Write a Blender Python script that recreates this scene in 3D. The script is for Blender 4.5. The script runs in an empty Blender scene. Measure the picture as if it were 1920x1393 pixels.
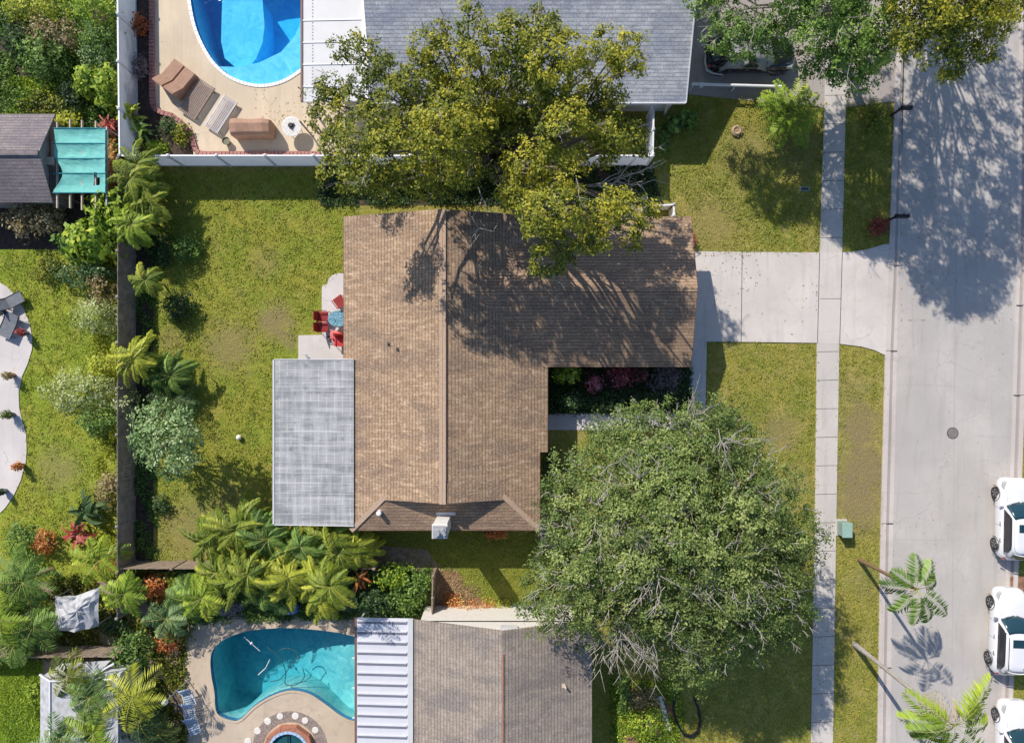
import bpy, bmesh, math, random
import numpy as np
from mathutils import Vector, Matrix, Euler
from math import radians as R, sin, cos, pi

# ------------------------------------------------------------------ camera, sky, sun, exposure
scene = bpy.context.scene
COL = scene.collection
CAMH = 38.0          # drone height in metres
S = 35.0             # photo pixels per metre on the ground
cam_d = bpy.data.cameras.new("camera"); cam = bpy.data.objects.new("camera", cam_d); COL.objects.link(cam)
cam.location = (0, 0, CAMH); cam.rotation_euler = (0, 0, 0)
cam_d.sensor_width = 36.0; cam_d.lens = 36.0 * CAMH * S / 1920.0
cam_d.clip_start = 0.5; cam_d.clip_end = 3000
scene.camera = cam
w = bpy.data.worlds.new("World"); scene.world = w; w.use_nodes = True
SUN_EL = R(40.4); SUN_AZ_VEC = Vector((-0.563, 0.826, 0))          # towards the sun, upper left
nt = w.node_tree; nt.nodes.clear()
sky = nt.nodes.new('ShaderNodeTexSky'); sky.sky_type = 'NISHITA'; sky.sun_disc = False
sky.ozone_density = 5.0; sky.sun_elevation = SUN_EL; sky.sun_rotation = math.atan2(SUN_AZ_VEC.x, SUN_AZ_VEC.y)
bg = nt.nodes.new('ShaderNodeBackground'); bg.inputs[1].default_value = 0.122
wo = nt.nodes.new('ShaderNodeOutputWorld'); nt.links.new(sky.outputs[0], bg.inputs[0]); nt.links.new(bg.outputs[0], wo.inputs[0])
sd = bpy.data.lights.new("sun", 'SUN'); sd.energy = 4.5; sd.angle = R(0.5); sd.color = (1.0, 0.935, 0.845)
sun = bpy.data.objects.new("sun", sd); COL.objects.link(sun)
sdir = Vector((SUN_AZ_VEC.x * cos(SUN_EL), SUN_AZ_VEC.y * cos(SUN_EL), sin(SUN_EL)))
sun.rotation_euler = sdir.to_track_quat('Z', 'Y').to_euler(); sun.location = (-20, 30, 40)
scene.view_settings.view_transform = 'Standard'; scene.view_settings.look = 'None'
scene.view_settings.gamma = 1.0; scene.view_settings.exposure = 0.12
scene.render.engine = 'CYCLES'
scene.cycles.transparent_max_bounces = 16

# ------------------------------------------------------------------ helpers
def W(px, py, h=0.0):
    "the place at height h that stands at this point of the survey photograph"
    k = (CAMH - h) / CAMH / S
    return ((px - 960) * k, (696.5 - py) * k, h)
def W2(px, py, h=0.0):
    return W(px, py, h)[:2]

def tag(o, label=None, cat=None, group=None, kind=None):
    if label: o['label'] = label
    if cat: o['category'] = cat
    if group: o['group'] = group
    if kind: o['kind'] = kind
    return o
def thing(name, label, cat, loc=(0, 0, 0), rz=0.0, group=None):
    o = bpy.data.objects.new(name, None); COL.objects.link(o)
    o.empty_display_size = 0.3
    o.location = loc; o.rotation_euler = (0, 0, rz)
    return tag(o, label, cat, group)
def dup(root, loc, rz, label=None, scale=None):
    r = root.copy(); COL.objects.link(r); r.location = loc; r.rotation_euler = (0, 0, rz)
    if label: r['label'] = label
    if scale: r.scale = (scale,) * 3
    def rec(a, b):
        for ch in a.children:
            c = ch.copy(); COL.objects.link(c); c.parent = b; rec(ch, c)
    rec(root, r)
    return r
def loc_of(p):
    v = Vector((0, 0, 0))
    while p is not None:
        v += p.location; p = p.parent
    return v

class MB:
    def __init__(s): s.v = []; s.f = []; s.m = []; s.tint = []
    def add(s, vs, fs, mi=0):
        b = len(s.v); s.v += [tuple(v) for v in vs]
        for f in fs: s.f.append(tuple(i + b for i in f)); s.m.append(mi)
        return s
    def box(s, c, d, rz=0, mi=0, taper=1.0):
        cx, cy, cz = c; dx, dy, dz = d[0] / 2, d[1] / 2, d[2] / 2
        vs = []
        for z, t in ((-dz, 1), (dz, taper)):
            for x, y in ((-dx, -dy), (dx, -dy), (dx, dy), (-dx, dy)):
                x *= t; y *= t
                vs.append((cx + x * cos(rz) - y * sin(rz), cy + x * sin(rz) + y * cos(rz), cz + z))
        return s.add(vs, [(3, 2, 1, 0), (4, 5, 6, 7), (0, 1, 5, 4), (1, 2, 6, 5), (2, 3, 7, 6), (3, 0, 4, 7)], mi)
    def bar(s, a, b, w, h, mi=0):
        "a square bar between two points; w sideways, h along z"
        a = Vector(a); b = Vector(b); d = (b - a).normalized()
        side = d.cross(Vector((0, 0, 1)))
        side = side.normalized() if side.length > 1e-4 else Vector((1, 0, 0))
        up = side.cross(d).normalized()
        vs = []
        for p in (a, b):
            for i, j in ((-1, -1), (1, -1), (1, 1), (-1, 1)):
                vs.append(p + side * (i * w / 2) + up * (j * h / 2))
        return s.add(vs, [(0, 1, 2, 3), (7, 6, 5, 4), (0, 4, 5, 1), (1, 5, 6, 2), (2, 6, 7, 3), (3, 7, 4, 0)], mi)
    def prism(s, poly, z0, z1, mi=0):
        n = len(poly)
        a = sum(poly[i][0] * poly[(i + 1) % n][1] - poly[(i + 1) % n][0] * poly[i][1] for i in range(n))
        if a < 0: poly = poly[::-1]
        vs = [(x, y, z0) for x, y in poly] + [(x, y, z1) for x, y in poly]
        fs = [tuple(range(n - 1, -1, -1)), tuple(range(n, 2 * n))] + [(i, (i + 1) % n, n + (i + 1) % n, n + i) for i in range(n)]
        return s.add(vs, fs, mi)
    def slab(s, poly, t, mi=0):
        "a sloping slab: 3-D polygon of its top face, thickness t straight down"
        n = len(poly)
        a = sum(poly[i][0] * poly[(i + 1) % n][1] - poly[(i + 1) % n][0] * poly[i][1] for i in range(n))
        if a < 0: poly = poly[::-1]
        vs = [(x, y, z - t) for x, y, z in poly] + [tuple(p) for p in poly]
        fs = [tuple(range(n - 1, -1, -1)), tuple(range(n, 2 * n))] + [(i, (i + 1) % n, n + (i + 1) % n, n + i) for i in range(n)]
        return s.add(vs, fs, mi)
    def lathe(s, c, prof, n=20, mi=0, rot=None):
        "profile [(r, z)...] turned about z at c"
        vs = []
        for r, z in prof:
            for k in range(n):
                p = Vector((r * cos(2 * pi * k / n), r * sin(2 * pi * k / n), z))
                if rot is not None: p = rot @ p
                vs.append((c[0] + p.x, c[1] + p.y, c[2] + p.z))
        fs = []
        for i in range(len(prof) - 1):
            for k in range(n):
                fs.append((i * n + k, i * n + (k + 1) % n, (i + 1) * n + (k + 1) % n, (i + 1) * n + k))
        fs.append(tuple(range(n - 1, -1, -1))); m = (len(prof) - 1) * n; fs.append(tuple(range(m, m + n)))
        return s.add(vs, fs, mi)
    def tube(s, pts, radii, n=6, mi=0):
        pts = [Vector(p) for p in pts]
        if isinstance(radii, (int, float)): radii = [radii] * len(pts)
        vs = []; ref = Vector((0.31, 0.2, 0.93)).normalized()
        for i, p in enumerate(pts):
            d = (pts[min(i + 1, len(pts) - 1)] - pts[max(i - 1, 0)])
            d = d.normalized() if d.length > 1e-6 else Vector((0, 0, 1))
            r0 = ref if abs(d.dot(ref)) < 0.95 else Vector((1, 0, 0))
            a = d.cross(r0).normalized(); b = d.cross(a)
            for k in range(n):
                vs.append(p + (a * cos(2 * pi * k / n) + b * sin(2 * pi * k / n)) * radii[i])
        fs = [(i * n + k, i * n + (k + 1) % n, (i + 1) * n + (k + 1) % n, (i + 1) * n + k) for i in range(len(pts) - 1) for k in range(n)]
        fs.append(tuple(range(n - 1, -1, -1))); m = (len(pts) - 1) * n; fs.append(tuple(range(m, m + n)))
        return s.add(vs, fs, mi)
    def build(s, name, mats, parent=None, local=False, smooth=False, bevel=0.0, origin=None):
        mats = mats if isinstance(mats, (list, tuple)) else [mats]
        off = Vector((0, 0, 0))
        if not local:
            if parent is not None: off = loc_of(parent)
            elif origin is not None: off = Vector(origin)
            elif s.v:
                a = np.array(s.v); lo = a.min(0); hi = a.max(0)
                off = Vector(((lo[0] + hi[0]) / 2, (lo[1] + hi[1]) / 2, lo[2]))
        me = bpy.data.meshes.new(name)
        me.from_pydata([(v[0] - off.x, v[1] - off.y, v[2] - off.z) for v in s.v], [], s.f)
        for m in mats: me.materials.append(m)
        if any(s.m): me.polygons.foreach_set('material_index', s.m)
        bm = bmesh.new(); bm.from_mesh(me); bmesh.ops.recalc_face_normals(bm, faces=bm.faces[:]); bm.to_mesh(me); bm.free()
        if smooth: me.polygons.foreach_set('use_smooth', [True] * len(me.polygons))
        o = bpy.data.objects.new(name, me); COL.objects.link(o)
        if parent is not None: o.parent = parent
        elif not local: o.location = off
        if bevel > 0:
            b = o.modifiers.new('bevel', 'BEVEL'); b.width = bevel; b.segments = 2; b.limit_method = 'ANGLE'
        return o

# ------------------------------------------------------------------ materials
def new_mat(name):
    m = bpy.data.materials.new(name); m.use_nodes = True; nt = m.node_tree; nt.nodes.clear()
    out = nt.nodes.new('ShaderNodeOutputMaterial'); p = nt.nodes.new('ShaderNodeBsdfPrincipled')
    nt.links.new(p.outputs[0], out.inputs[0])
    return m, nt, p, out
def N(nt, t, **kw):
    n = nt.nodes.new(t)
    for k, v in kw.items():
        if k in n.inputs.keys(): n.inputs[k].default_value = v
        else: setattr(n, k, v)
    return n
def pos(nt, scale=(1, 1, 1), rz=0):
    g = N(nt, 'ShaderNodeNewGeometry'); mp = N(nt, 'ShaderNodeMapping')
    mp.inputs['Scale'].default_value = scale; mp.inputs['Rotation'].default_value = (0, 0, rz)
    nt.links.new(g.outputs['Position'], mp.inputs['Vector'])
    return mp.outputs[0]
def noise(nt, vec, scale, detail=4, rough=0.55, dist=0.0):
    n = N(nt, 'ShaderNodeTexNoise'); n.inputs['Scale'].default_value = scale
    n.inputs['Detail'].default_value = detail; n.inputs['Roughness'].default_value = rough; n.inputs['Distortion'].default_value = dist
    if vec is not None: nt.links.new(vec, n.inputs['Vector'])
    return n.outputs['Fac']
def rng(nt, fac, a, b, lo=0.0, hi=1.0):
    m = N(nt, 'ShaderNodeMapRange'); m.inputs[1].default_value = a; m.inputs[2].default_value = b
    m.inputs[3].default_value = lo; m.inputs[4].default_value = hi
    nt.links.new(fac, m.inputs[0]); return m.outputs[0]
def mix(nt, fac, a, b, blend='MIX'):
    m = N(nt, 'ShaderNodeMix', data_type='RGBA', blend_type=blend)
    for sock, val in ((m.inputs[0], fac), (m.inputs[6], a), (m.inputs[7], b)):
        if isinstance(val, (int, float)): sock.default_value = val
        elif isinstance(val, tuple): sock.default_value = (*val[:3], 1)
        else: nt.links.new(val, sock)
    return m.outputs[2]
def math_(nt, op, a, b=None):
    m = N(nt, 'ShaderNodeMath', operation=op)
    for i, v in enumerate((a, b)):
        if v is None: continue
        if isinstance(v, (int, float)): m.inputs[i].default_value = v
        else: nt.links.new(v, m.inputs[i])
    return m.outputs[0]
def bump(nt, p, h, strength=0.3, dist=0.02):
    b = N(nt, 'ShaderNodeBump'); b.inputs['Strength'].default_value = strength; b.inputs['Distance'].default_value = dist
    nt.links.new(h, b.inputs['Height']); nt.links.new(b.outputs[0], p.inputs['Normal'])

def simple(name, c, rough=0.6, var=0.25, scale=6.0, metal=0.0, bmp=0.15, spec=0.5, fine=40.0):
    m, nt, p, out = new_mat(name)
    v = pos(nt); n1 = noise(nt, v, scale); n2 = noise(nt, v, fine, 2)
    lo = tuple(x * (1 - var) for x in c); hi = tuple(min(1, x * (1 + var)) for x in c)
    col = mix(nt, rng(nt, n1, .3, .7), lo, hi)
    col = mix(nt, rng(nt, n2, .35, .65, 0, .35), col, tuple(x * (1 - var) for x in c))
    nt.links.new(col, p.inputs['Base Color']); p.inputs['Roughness'].default_value = rough
    p.inputs['Metallic'].default_value = metal; p.inputs['Specular IOR Level'].default_value = spec
    if bmp: bump(nt, p, n2, bmp, 0.01)
    return m

def lawn_mat(name, green, olive, tan, spots=(), bare=(0.30, 0.23, 0.12), amt=0.5):
    m, nt, p, out = new_mat(name)
    v = pos(nt); big = noise(nt, v, 0.3, 6, .7, .8); mid = noise(nt, v, 1.1, 8, .72, .6); fine = noise(nt, v, 6.0, 6, .8)
    st = noise(nt, pos(nt, (16, 7, 1), .3), 1.0, 3, .7)
    md = noise(nt, v, 2.6, 5, .7); col = mix(nt, rng(nt, big, .44, .56), green, olive); col = mix(nt, rng(nt, md, .50, .66, 0, .45), col, tuple(min(1, x * 1.35) for x in olive)); col = mix(nt, rng(nt, md, .50, .36, 0, .40), col, tuple(x * .62 for x in green))
    col = mix(nt, rng(nt, mid, .50, .70, 0, amt), col, tan)
    col = mix(nt, rng(nt, fine, .47, .66, 0, .62), col, tuple(x * .42 for x in green))
    col = mix(nt, rng(nt, st, .50, .68, 0, .55), col, tuple(min(1, x * 1.5) for x in tan))
    g = N(nt, 'ShaderNodeNewGeometry')
    for (x, y, r, s_) in spots:
        d = N(nt, 'ShaderNodeVectorMath', operation='DISTANCE'); nt.links.new(g.outputs['Position'], d.inputs[0]); d.inputs[1].default_value = (x, y, 0)
        dd = math_(nt, 'ADD', d.outputs['Value'], rng(nt, mid, .3, .7, -r * .6, r * .6))
        f = rng(nt, dd, r * 1.25, r * .45, 0, min(1, s_ * 1.25))
        f = math_(nt, 'MULTIPLY', f, rng(nt, fine, .3, .6, .35, 1))
        col = mix(nt, f, col, bare)
    nt.links.new(col, p.inputs['Base Color']); p.inputs['Roughness'].default_value = 0.9; p.inputs['Specular IOR Level'].default_value = 0.1
    h = math_(nt, 'ADD', fine, st); bump(nt, p, h, 1.0, 0.07)
    return m

def shingle_mat(name, a, b, c, rot, blotch=0.5):
    "rot 0: courses run east-west; pi/2: courses run north-south"
    m, nt, p, out = new_mat(name)
    v = pos(nt, (1, 1, 0), rot)
    br = N(nt, 'ShaderNodeTexBrick'); nt.links.new(v, br.inputs['Vector'])
    br.inputs['Scale'].default_value = 1.0; br.inputs['Brick Width'].default_value = 0.31; br.inputs['Row Height'].default_value = 0.16
    br.inputs['Mortar Size'].default_value = 0.004; br.inputs['Mortar Smooth'].default_value = 0.4
    br.inputs['Color1'].default_value = (*a, 1); br.inputs['Color2'].default_value = (*b, 1); br.inputs['Mortar'].default_value = (*[x * .6 for x in a], 1)
    sx = N(nt, 'ShaderNodeSeparateXYZ'); nt.links.new(v, sx.inputs[0])
    fr = math_(nt, 'FRACT', math_(nt, 'DIVIDE', sx.outputs['Y'], .16)); ln = rng(nt, math_(nt, 'ABSOLUTE', math_(nt, 'SUBTRACT', fr, .5)), .30, .48, 0, 1)
    st = noise(nt, pos(nt, (1.3, 6.0, 0)), 1.0, 5, .65, .3); bl = noise(nt, pos(nt, (.55, 1.5, 0)), 0.6, 7, .7, .4)
    gr = noise(nt, pos(nt), 12.0, 4, .8); md = noise(nt, pos(nt), 3.4, 4, .7)
    col = mix(nt, rng(nt, st, .50, .68, 0, blotch), br.outputs['Color'], c)
    col = mix(nt, rng(nt, bl, .47, .60, 0, .68), col, tuple(x * q for x, q in zip(a, (.56, .62, .78))))
    col = mix(nt, rng(nt, md, .50, .66, 0, .40), col, tuple(x * .58 for x in a))
    col = mix(nt, rng(nt, gr, .46, .66, 0, .55), col, tuple(x * .55 for x in b))
    col = mix(nt, rng(nt, gr, .52, .36, 0, .35), col, tuple(min(1, x * 1.2) for x in c))
    col = mix(nt, math_(nt, 'MULTIPLY', ln, .62), col, tuple(x * .38 for x in a))
    nt.links.new(col, p.inputs['Base Color']); p.inputs['Roughness'].default_value = 0.9; p.inputs['Specular IOR Level'].default_value = 0.2
    bump(nt, p, math_(nt, 'ADD', fr, math_(nt, 'MULTIPLY', gr, -.6)), 0.35, 0.012)
    return m

def slab_mat(name, c, joints=(), lines_y=None, stain=0.35, rough=0.85):
    "poured concrete: mottling, stains, hairline cracks"
    m, nt, p, out = new_mat(name)
    v = pos(nt); big = noise(nt, v, .35, 6, .6, .5); mid = noise(nt, v, 2.2, 6, .7); fine = noise(nt, v, 18, 3, .7)
    col = mix(nt, rng(nt, big, .35, .65), tuple(x * .86 for x in c), tuple(min(1, x * 1.06) for x in c))
    col = mix(nt, rng(nt, mid, .52, .75, 0, stain), col, tuple(x * .6 for x in c))
    col = mix(nt, rng(nt, fine, .45, .7, 0, .30), col, tuple(x * .7 for x in c))
    hu = noise(nt, pos(nt, (.5, .12, 1)), 1.0, 5, .6, .6)
    col = mix(nt, rng(nt, hu, .46, .60, 0, .5), col, tuple(x * q for x, q in zip(c, (.85, .87, .89))))
    sm = noise(nt, pos(nt, (2.6, .25, 1)), 1.0, 4, .6, .3)
    col = mix(nt, rng(nt, sm, .54, .70, 0, .32), col, tuple(x * .62 for x in c))
    vo = N(nt, 'ShaderNodeTexVoronoi', feature='DISTANCE_TO_EDGE'); vo.inputs['Scale'].default_value = .38
    dv = N(nt, 'ShaderNodeVectorMath', operation='ADD'); nt.links.new(v, dv.inputs[0])
    nn = N(nt, 'ShaderNodeTexNoise'); nn.inputs['Scale'].default_value = 1.1; nn.inputs['Detail'].default_value = 5; nt.links.new(v, nn.inputs['Vector']); nt.links.new(nn.outputs['Color'], dv.inputs[1])
    nt.links.new(dv.outputs[0], vo.inputs['Vector'])
    cr = rng(nt, vo.outputs['Distance'], .004, .010, 1, 0)
    cr = math_(nt, 'MULTIPLY', cr, rng(nt, big, .45, .6, 0, .45))
    col = mix(nt, math_(nt, 'MULTIPLY', cr, .7), col, tuple(x * .5 for x in c))
    sp = N(nt, 'ShaderNodeTexVoronoi'); sp.inputs['Scale'].default_value = 1.3; nt.links.new(v, sp.inputs['Vector'])
    col = mix(nt, rng(nt, sp.outputs['Distance'], .03, .07, .55, 0), col, tuple(x * .35 for x in c))
    nt.links.new(col, p.inputs['Base Color']); p.inputs['Roughness'].default_value = rough; p.inputs['Specular IOR Level'].default_value = .25
    bump(nt, p, fine, 0.2, 0.01)
    return m

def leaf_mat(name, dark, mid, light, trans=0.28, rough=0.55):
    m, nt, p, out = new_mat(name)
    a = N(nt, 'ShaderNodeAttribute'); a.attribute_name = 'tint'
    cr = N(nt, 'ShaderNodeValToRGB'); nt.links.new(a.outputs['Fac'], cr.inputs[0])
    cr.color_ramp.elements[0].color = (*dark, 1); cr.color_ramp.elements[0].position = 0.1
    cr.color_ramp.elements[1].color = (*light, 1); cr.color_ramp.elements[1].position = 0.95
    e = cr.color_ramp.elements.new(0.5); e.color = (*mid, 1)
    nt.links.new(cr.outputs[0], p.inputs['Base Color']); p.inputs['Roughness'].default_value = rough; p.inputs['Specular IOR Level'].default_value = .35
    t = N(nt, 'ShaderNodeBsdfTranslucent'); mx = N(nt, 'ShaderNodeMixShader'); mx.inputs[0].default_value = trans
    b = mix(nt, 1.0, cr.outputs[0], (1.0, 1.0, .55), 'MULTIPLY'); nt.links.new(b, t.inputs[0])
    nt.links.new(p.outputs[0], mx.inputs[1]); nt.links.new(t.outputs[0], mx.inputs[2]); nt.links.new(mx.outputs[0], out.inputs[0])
    return m

M = {}
M['bark'] = simple('bark', (.20, .17, .14), .9, .35, 8)
M['bark_pale'] = simple('pale_bark', (.40, .36, .32), .9, .3, 8)
M['bark_brown'] = simple('brown_bark', (.22, .14, .08), .9, .35, 8)
M['palm_wood'] = simple('palm_trunk_wood', (.42, .30, .18), .85, .4, 12)
M['concrete'] = slab_mat('driveway_concrete', (.66, .60, .55))
M['walkc'] = slab_mat('sidewalk_concrete', (.60, .55, .495), stain=.2)
M['street'] = slab_mat('street_concrete', (.52, .48, .44), stain=.26)
M['kerb'] = slab_mat('kerb_concrete', (.62, .55, .50))
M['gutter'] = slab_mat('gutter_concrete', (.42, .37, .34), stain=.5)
M['patio'] = slab_mat('patio_concrete', (.66, .61, .58), stain=.15)
M['deck'] = slab_mat('cream_pool_deck', (.70, .575, .42), stain=.12)
M['deck2'] = slab_mat('buff_pool_deck', (.60, .485, .365), stain=.65)
M['white'] = simple('white_vinyl', (.80, .80, .82), .45, .05, 3, bmp=0)
def vinyl():
    m, nt, p, out = new_mat('translucent_white_vinyl'); n = noise(nt, pos(nt), 2.0, 3)
    c = mix(nt, rng(nt, n, .3, .7), (.78, .79, .82), (.84, .85, .87)); nt.links.new(c, p.inputs['Base Color']); p.inputs['Roughness'].default_value = .45
    t = N(nt, 'ShaderNodeBsdfTranslucent'); t.inputs[0].default_value = (.80, .86, .95, 1); mx = N(nt, 'ShaderNodeMixShader'); mx.inputs[0].default_value = .38
    nt.links.new(p.outputs[0], mx.inputs[1]); nt.links.new(t.outputs[0], mx.inputs[2]); nt.links.new(mx.outputs[0], out.inputs[0]); return m
M['vinyl'] = vinyl()
M['whiteroof'] = simple('white_roof_panel', (.60, .60, .605), .5, .07, 1.2, bmp=.05)
M['rib'] = simple('white_rib_panel', (.64, .64, .68), .45, .05, 1.2, bmp=0)
M['dgrey'] = simple('grey_seam_and_rib_shade', (.20, .20, .24), .5, .1, 3, bmp=0)  # for seams, and for the painted shade strips beside patio roof ribs
M['joint'] = simple('dark_joint', (.16, .14, .13), .95, .3, 5)
M['fence_wood'] = simple('weathered_fence_wood', (.34, .29, .265), .9, .35, 3)
M['wood'] = simple('grey_brown_wood', (.30, .23, .17), .85, .3, 6)
M['paleboard'] = simple('pale_timber', (.55, .46, .35), .8, .2, 6)
M['stucco'] = simple('white_stucco', (.74, .70, .64), .8, .06, 4)
M['stucco_tan'] = simple('tan_stucco', (.55, .45, .34), .85, .1, 4)
M['fascia'] = simple('brown_fascia', (.20, .10, .07), .6, .1, 4)
M['soil'] = simple('dark_mulch', (.075, .050, .036), .95, .5, 5, bmp=.6, fine=22)
M['soil_red'] = simple('red_brown_mulch', (.30, .155, .095), .95, .45, 4, bmp=.6, fine=18)
M['soil_tan'] = simple('dry_leaf_litter', (.30, .22, .16), .95, .4, 4, bmp=.6, fine=20)
M['brick'] = simple('pink_brick_edging', (.42, .20, .17), .8, .35, 9)
M['teal'] = simple('teal_shade_cloth', (.16, .50, .45), .8, .10, 3)
M['dteal'] = simple('dark_teal_cloth', (.02, .22, .26), .8, .15, 3)
M['steel'] = simple('painted_steel', (.45, .46, .47), .4, .1, 4, metal=.3, bmp=0)
M['black'] = simple('black_paint', (.015, .015, .018), .4, .2, 4, bmp=0)
M['rubber'] = simple('black_rubber', (.025, .025, .027), .8, .2, 6, bmp=0)
M['alloy'] = simple('grey_alloy', (.40, .39, .39), .35, .1, 6, metal=.7, bmp=0)
M['red'] = simple('red_plastic', (.55, .035, .03), .45, .15, 6, bmp=0)
M['dred'] = simple('dark_red_plastic', (.28, .02, .015), .45, .15, 6, bmp=0)
M['pink'] = simple('sun_bleached_red_fabric', (.72, .20, .20), .8, .2, 6)
M['bluecloth'] = simple('blue_grey_cloth', (.16, .33, .42), .7, .3, 9)
M['cover'] = simple('brown_furniture_cover', (.40, .235, .155), .8, .15, 4, bmp=.4)
M['greyfab'] = simple('grey_sling_fabric', (.17, .18, .20), .8, .2, 6)
M['tarp'] = simple('grey_car_cover', (.30, .30, .30), .7, .2, 3, bmp=.5)
M['tarpw'] = simple('pale_grey_tarp', (.50, .50, .51), .7, .3, 4, bmp=.8, fine=8)
M['hose'] = simple('dark_pool_hose', (.03, .09, .10), .6, .2, 5, bmp=0)
M['blue'] = simple('bright_blue_plastic', (.03, .18, .60), .35, .15, 5, bmp=0)
M['iron'] = simple('cast_iron', (.10, .09, .085), .7, .4, 30, metal=.3)
M['green_box'] = simple('grey_green_paint', (.25, .33, .28), .6, .1, 5, bmp=0)
M['terracotta'] = simple('terracotta', (.42, .18, .11), .8, .25, 7)
M['bluetile'] = simple('blue_waterline_tile', (.05, .22, .42), .3, .3, 14, bmp=0)
M['globe'] = simple('white_globe', (.85, .82, .74), .3, .04, 5, bmp=0)
M['chim'] = simple('white_chimney_paint', (.76, .74, .70), .7, .12, 5)
M['sh_ns'] = shingle_mat('brown_shingles_ns', (.315, .208, .135), (.42, .285, .184), (.72, .53, .36), pi / 2, .85)
M['sh_ew'] = shingle_mat('brown_shingles_ew', (.33, .212, .138), (.425, .285, .185), (.66, .48, .32), 0, .6)
M['gsh_ew'] = shingle_mat('grey_shingles_ew', (.46, .475, .51), (.68, .69, .72), (.88, .88, .90), 0, .4)
M['ssh_ns'] = shingle_mat('taupe_shingles_ns', (.30, .245, .200), (.385, .32, .265), (.49, .415, .35), pi / 2, .45)
M['ssh_ew'] = shingle_mat('shed_shingles', (.24, .20, .20), (.30, .26, .26), (.36, .31, .30), 0, .3)
M['ridge'] = simple('ridge_cap_shingle', (.50, .355, .25), .85, .15, 9)
# translucent patio roof: dirty white panels
def patio_roof_mat():
    m, nt, p, out = new_mat('weathered_white_panels')
    v = pos(nt)
    a = noise(nt, pos(nt, (.5, 3.2, 1)), 1.0, 4, .6); b = noise(nt, pos(nt, (3.6, .5, 1)), 1.0, 4, .6); c = noise(nt, v, 2.4, 3, .6)
    col = mix(nt, rng(nt, a, .40, .66), (.24, .245, .25), (.40, .40, .395))
    col = mix(nt, rng(nt, b, .46, .66, 0, .6), col, (.50, .50, .50))
    g = N(nt, 'ShaderNodeTexVoronoi'); g.inputs['Scale'].default_value = 1.25; g.inputs['Randomness'].default_value = .45; nt.links.new(v, g.inputs['Vector'])
    f = math_(nt, 'MULTIPLY', rng(nt, g.outputs['Distance'], .07, .26, .8, 0), rng(nt, c, .45, .6, 0, 1))
    col = mix(nt, f, col, (.17, .18, .19))
    sx = N(nt, 'ShaderNodeSeparateXYZ'); nt.links.new(v, sx.inputs[0])
    for ax, w_ in (('X', .40), ('Y', .37)):
        f = math_(nt, 'ABSOLUTE', math_(nt, 'SUBTRACT', math_(nt, 'FRACT', math_(nt, 'DIVIDE', sx.outputs[ax], w_)), .5))
        col = mix(nt, math_(nt, 'MULTIPLY', rng(nt, f, .40, .47, 0, 1), rng(nt, a, .40, .62, .0, .7)), col, (.58, .58, .58))
    nt.links.new(col, p.inputs['Base Color']); p.inputs['Roughness'].default_value = .55
    return m
M['proof'] = patio_roof_mat()
def water_mat(name, absorb, dens):
    m = bpy.data.materials.new(name); m.use_nodes = True; nt = m.node_tree; nt.nodes.clear()
    out = N(nt, 'ShaderNodeOutputMaterial'); t = N(nt, 'ShaderNodeBsdfTransparent'); g = N(nt, 'ShaderNodeBsdfGlossy'); g.inputs['Roughness'].default_value = .04
    fr = N(nt, 'ShaderNodeFresnel'); fr.inputs['IOR'].default_value = 1.33
    v = pos(nt); n = noise(nt, v, 3.0, 3, .5, .5); b = N(nt, 'ShaderNodeBump'); b.inputs['Strength'].default_value = .6; b.inputs['Distance'].default_value = .05
    nt.links.new(n, b.inputs['Height']); nt.links.new(b.outputs[0], g.inputs['Normal'])
    gm = N(nt, 'ShaderNodeNewGeometry'); mx = N(nt, 'ShaderNodeMixShader'); nt.links.new(math_(nt, 'MULTIPLY', fr.outputs[0], math_(nt, 'SUBTRACT', 1.0, gm.outputs['Backfacing'])), mx.inputs[0]); nt.links.new(t.outputs[0], mx.inputs[1]); nt.links.new(g.outputs[0], mx.inputs[2])
    nt.links.new(mx.outputs[0], out.inputs[0])
    va = N(nt, 'ShaderNodeVolumeAbsorption'); va.inputs['Color'].default_value = (*absorb, 1); va.inputs['Density'].default_value = dens
    nt.links.new(va.outputs[0], out.inputs['Volume'])
    return m
M['water_n'] = water_mat('pool_water_blue', (.03, .78, 1.0), .22)
M['water_s'] = water_mat('pool_water_teal', (.03, .69, .84), .28)
def plaster(name, c, c2):
    m, nt, p, out = new_mat(name)
    v = pos(nt); a = noise(nt, v, 1.6, 5, .65, 1.2); vo = N(nt, 'ShaderNodeTexVoronoi', feature='DISTANCE_TO_EDGE'); vo.inputs['Scale'].default_value = 2.2
    dv = N(nt, 'ShaderNodeVectorMath', operation='ADD'); nt.links.new(v, dv.inputs[0]); nn = N(nt, 'ShaderNodeTexNoise'); nn.inputs['Scale'].default_value = 1.3; nt.links.new(v, nn.inputs['Vector']); nt.links.new(nn.outputs['Color'], dv.inputs[1]); nt.links.new(dv.outputs[0], vo.inputs['Vector'])
    col = mix(nt, rng(nt, a, .35, .65), c, c2)
    nt.links.new(col, p.inputs['Base Color']); p.inputs['Roughness'].default_value = .8
    return m
M['plaster_n'] = plaster('blue_pool_plaster', (.07, .52, .80), (.16, .66, .86))
M['plaster_s'] = plaster('teal_pool_plaster', (.14, .50, .52), (.36, .70, .64))
def paint(name, c, rough=.25, coat=.6):
    m, nt, p, out = new_mat(name)
    n = noise(nt, pos(nt), 1.5, 4, .6)
    nt.links.new(mix(nt, rng(nt, n, .3, .7), tuple(x * .93 for x in c), c), p.inputs['Base Color'])
    p.inputs['Roughness'].default_value = rough; p.inputs['Coat Weight'].default_value = coat; p.inputs['Coat Roughness'].default_value = .05
    return m
M['carwhite'] = paint('white_car_paint', (.80, .80, .82)); M['carblack'] = paint('dark_car_paint', (.012, .014, .02), .2)
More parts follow.
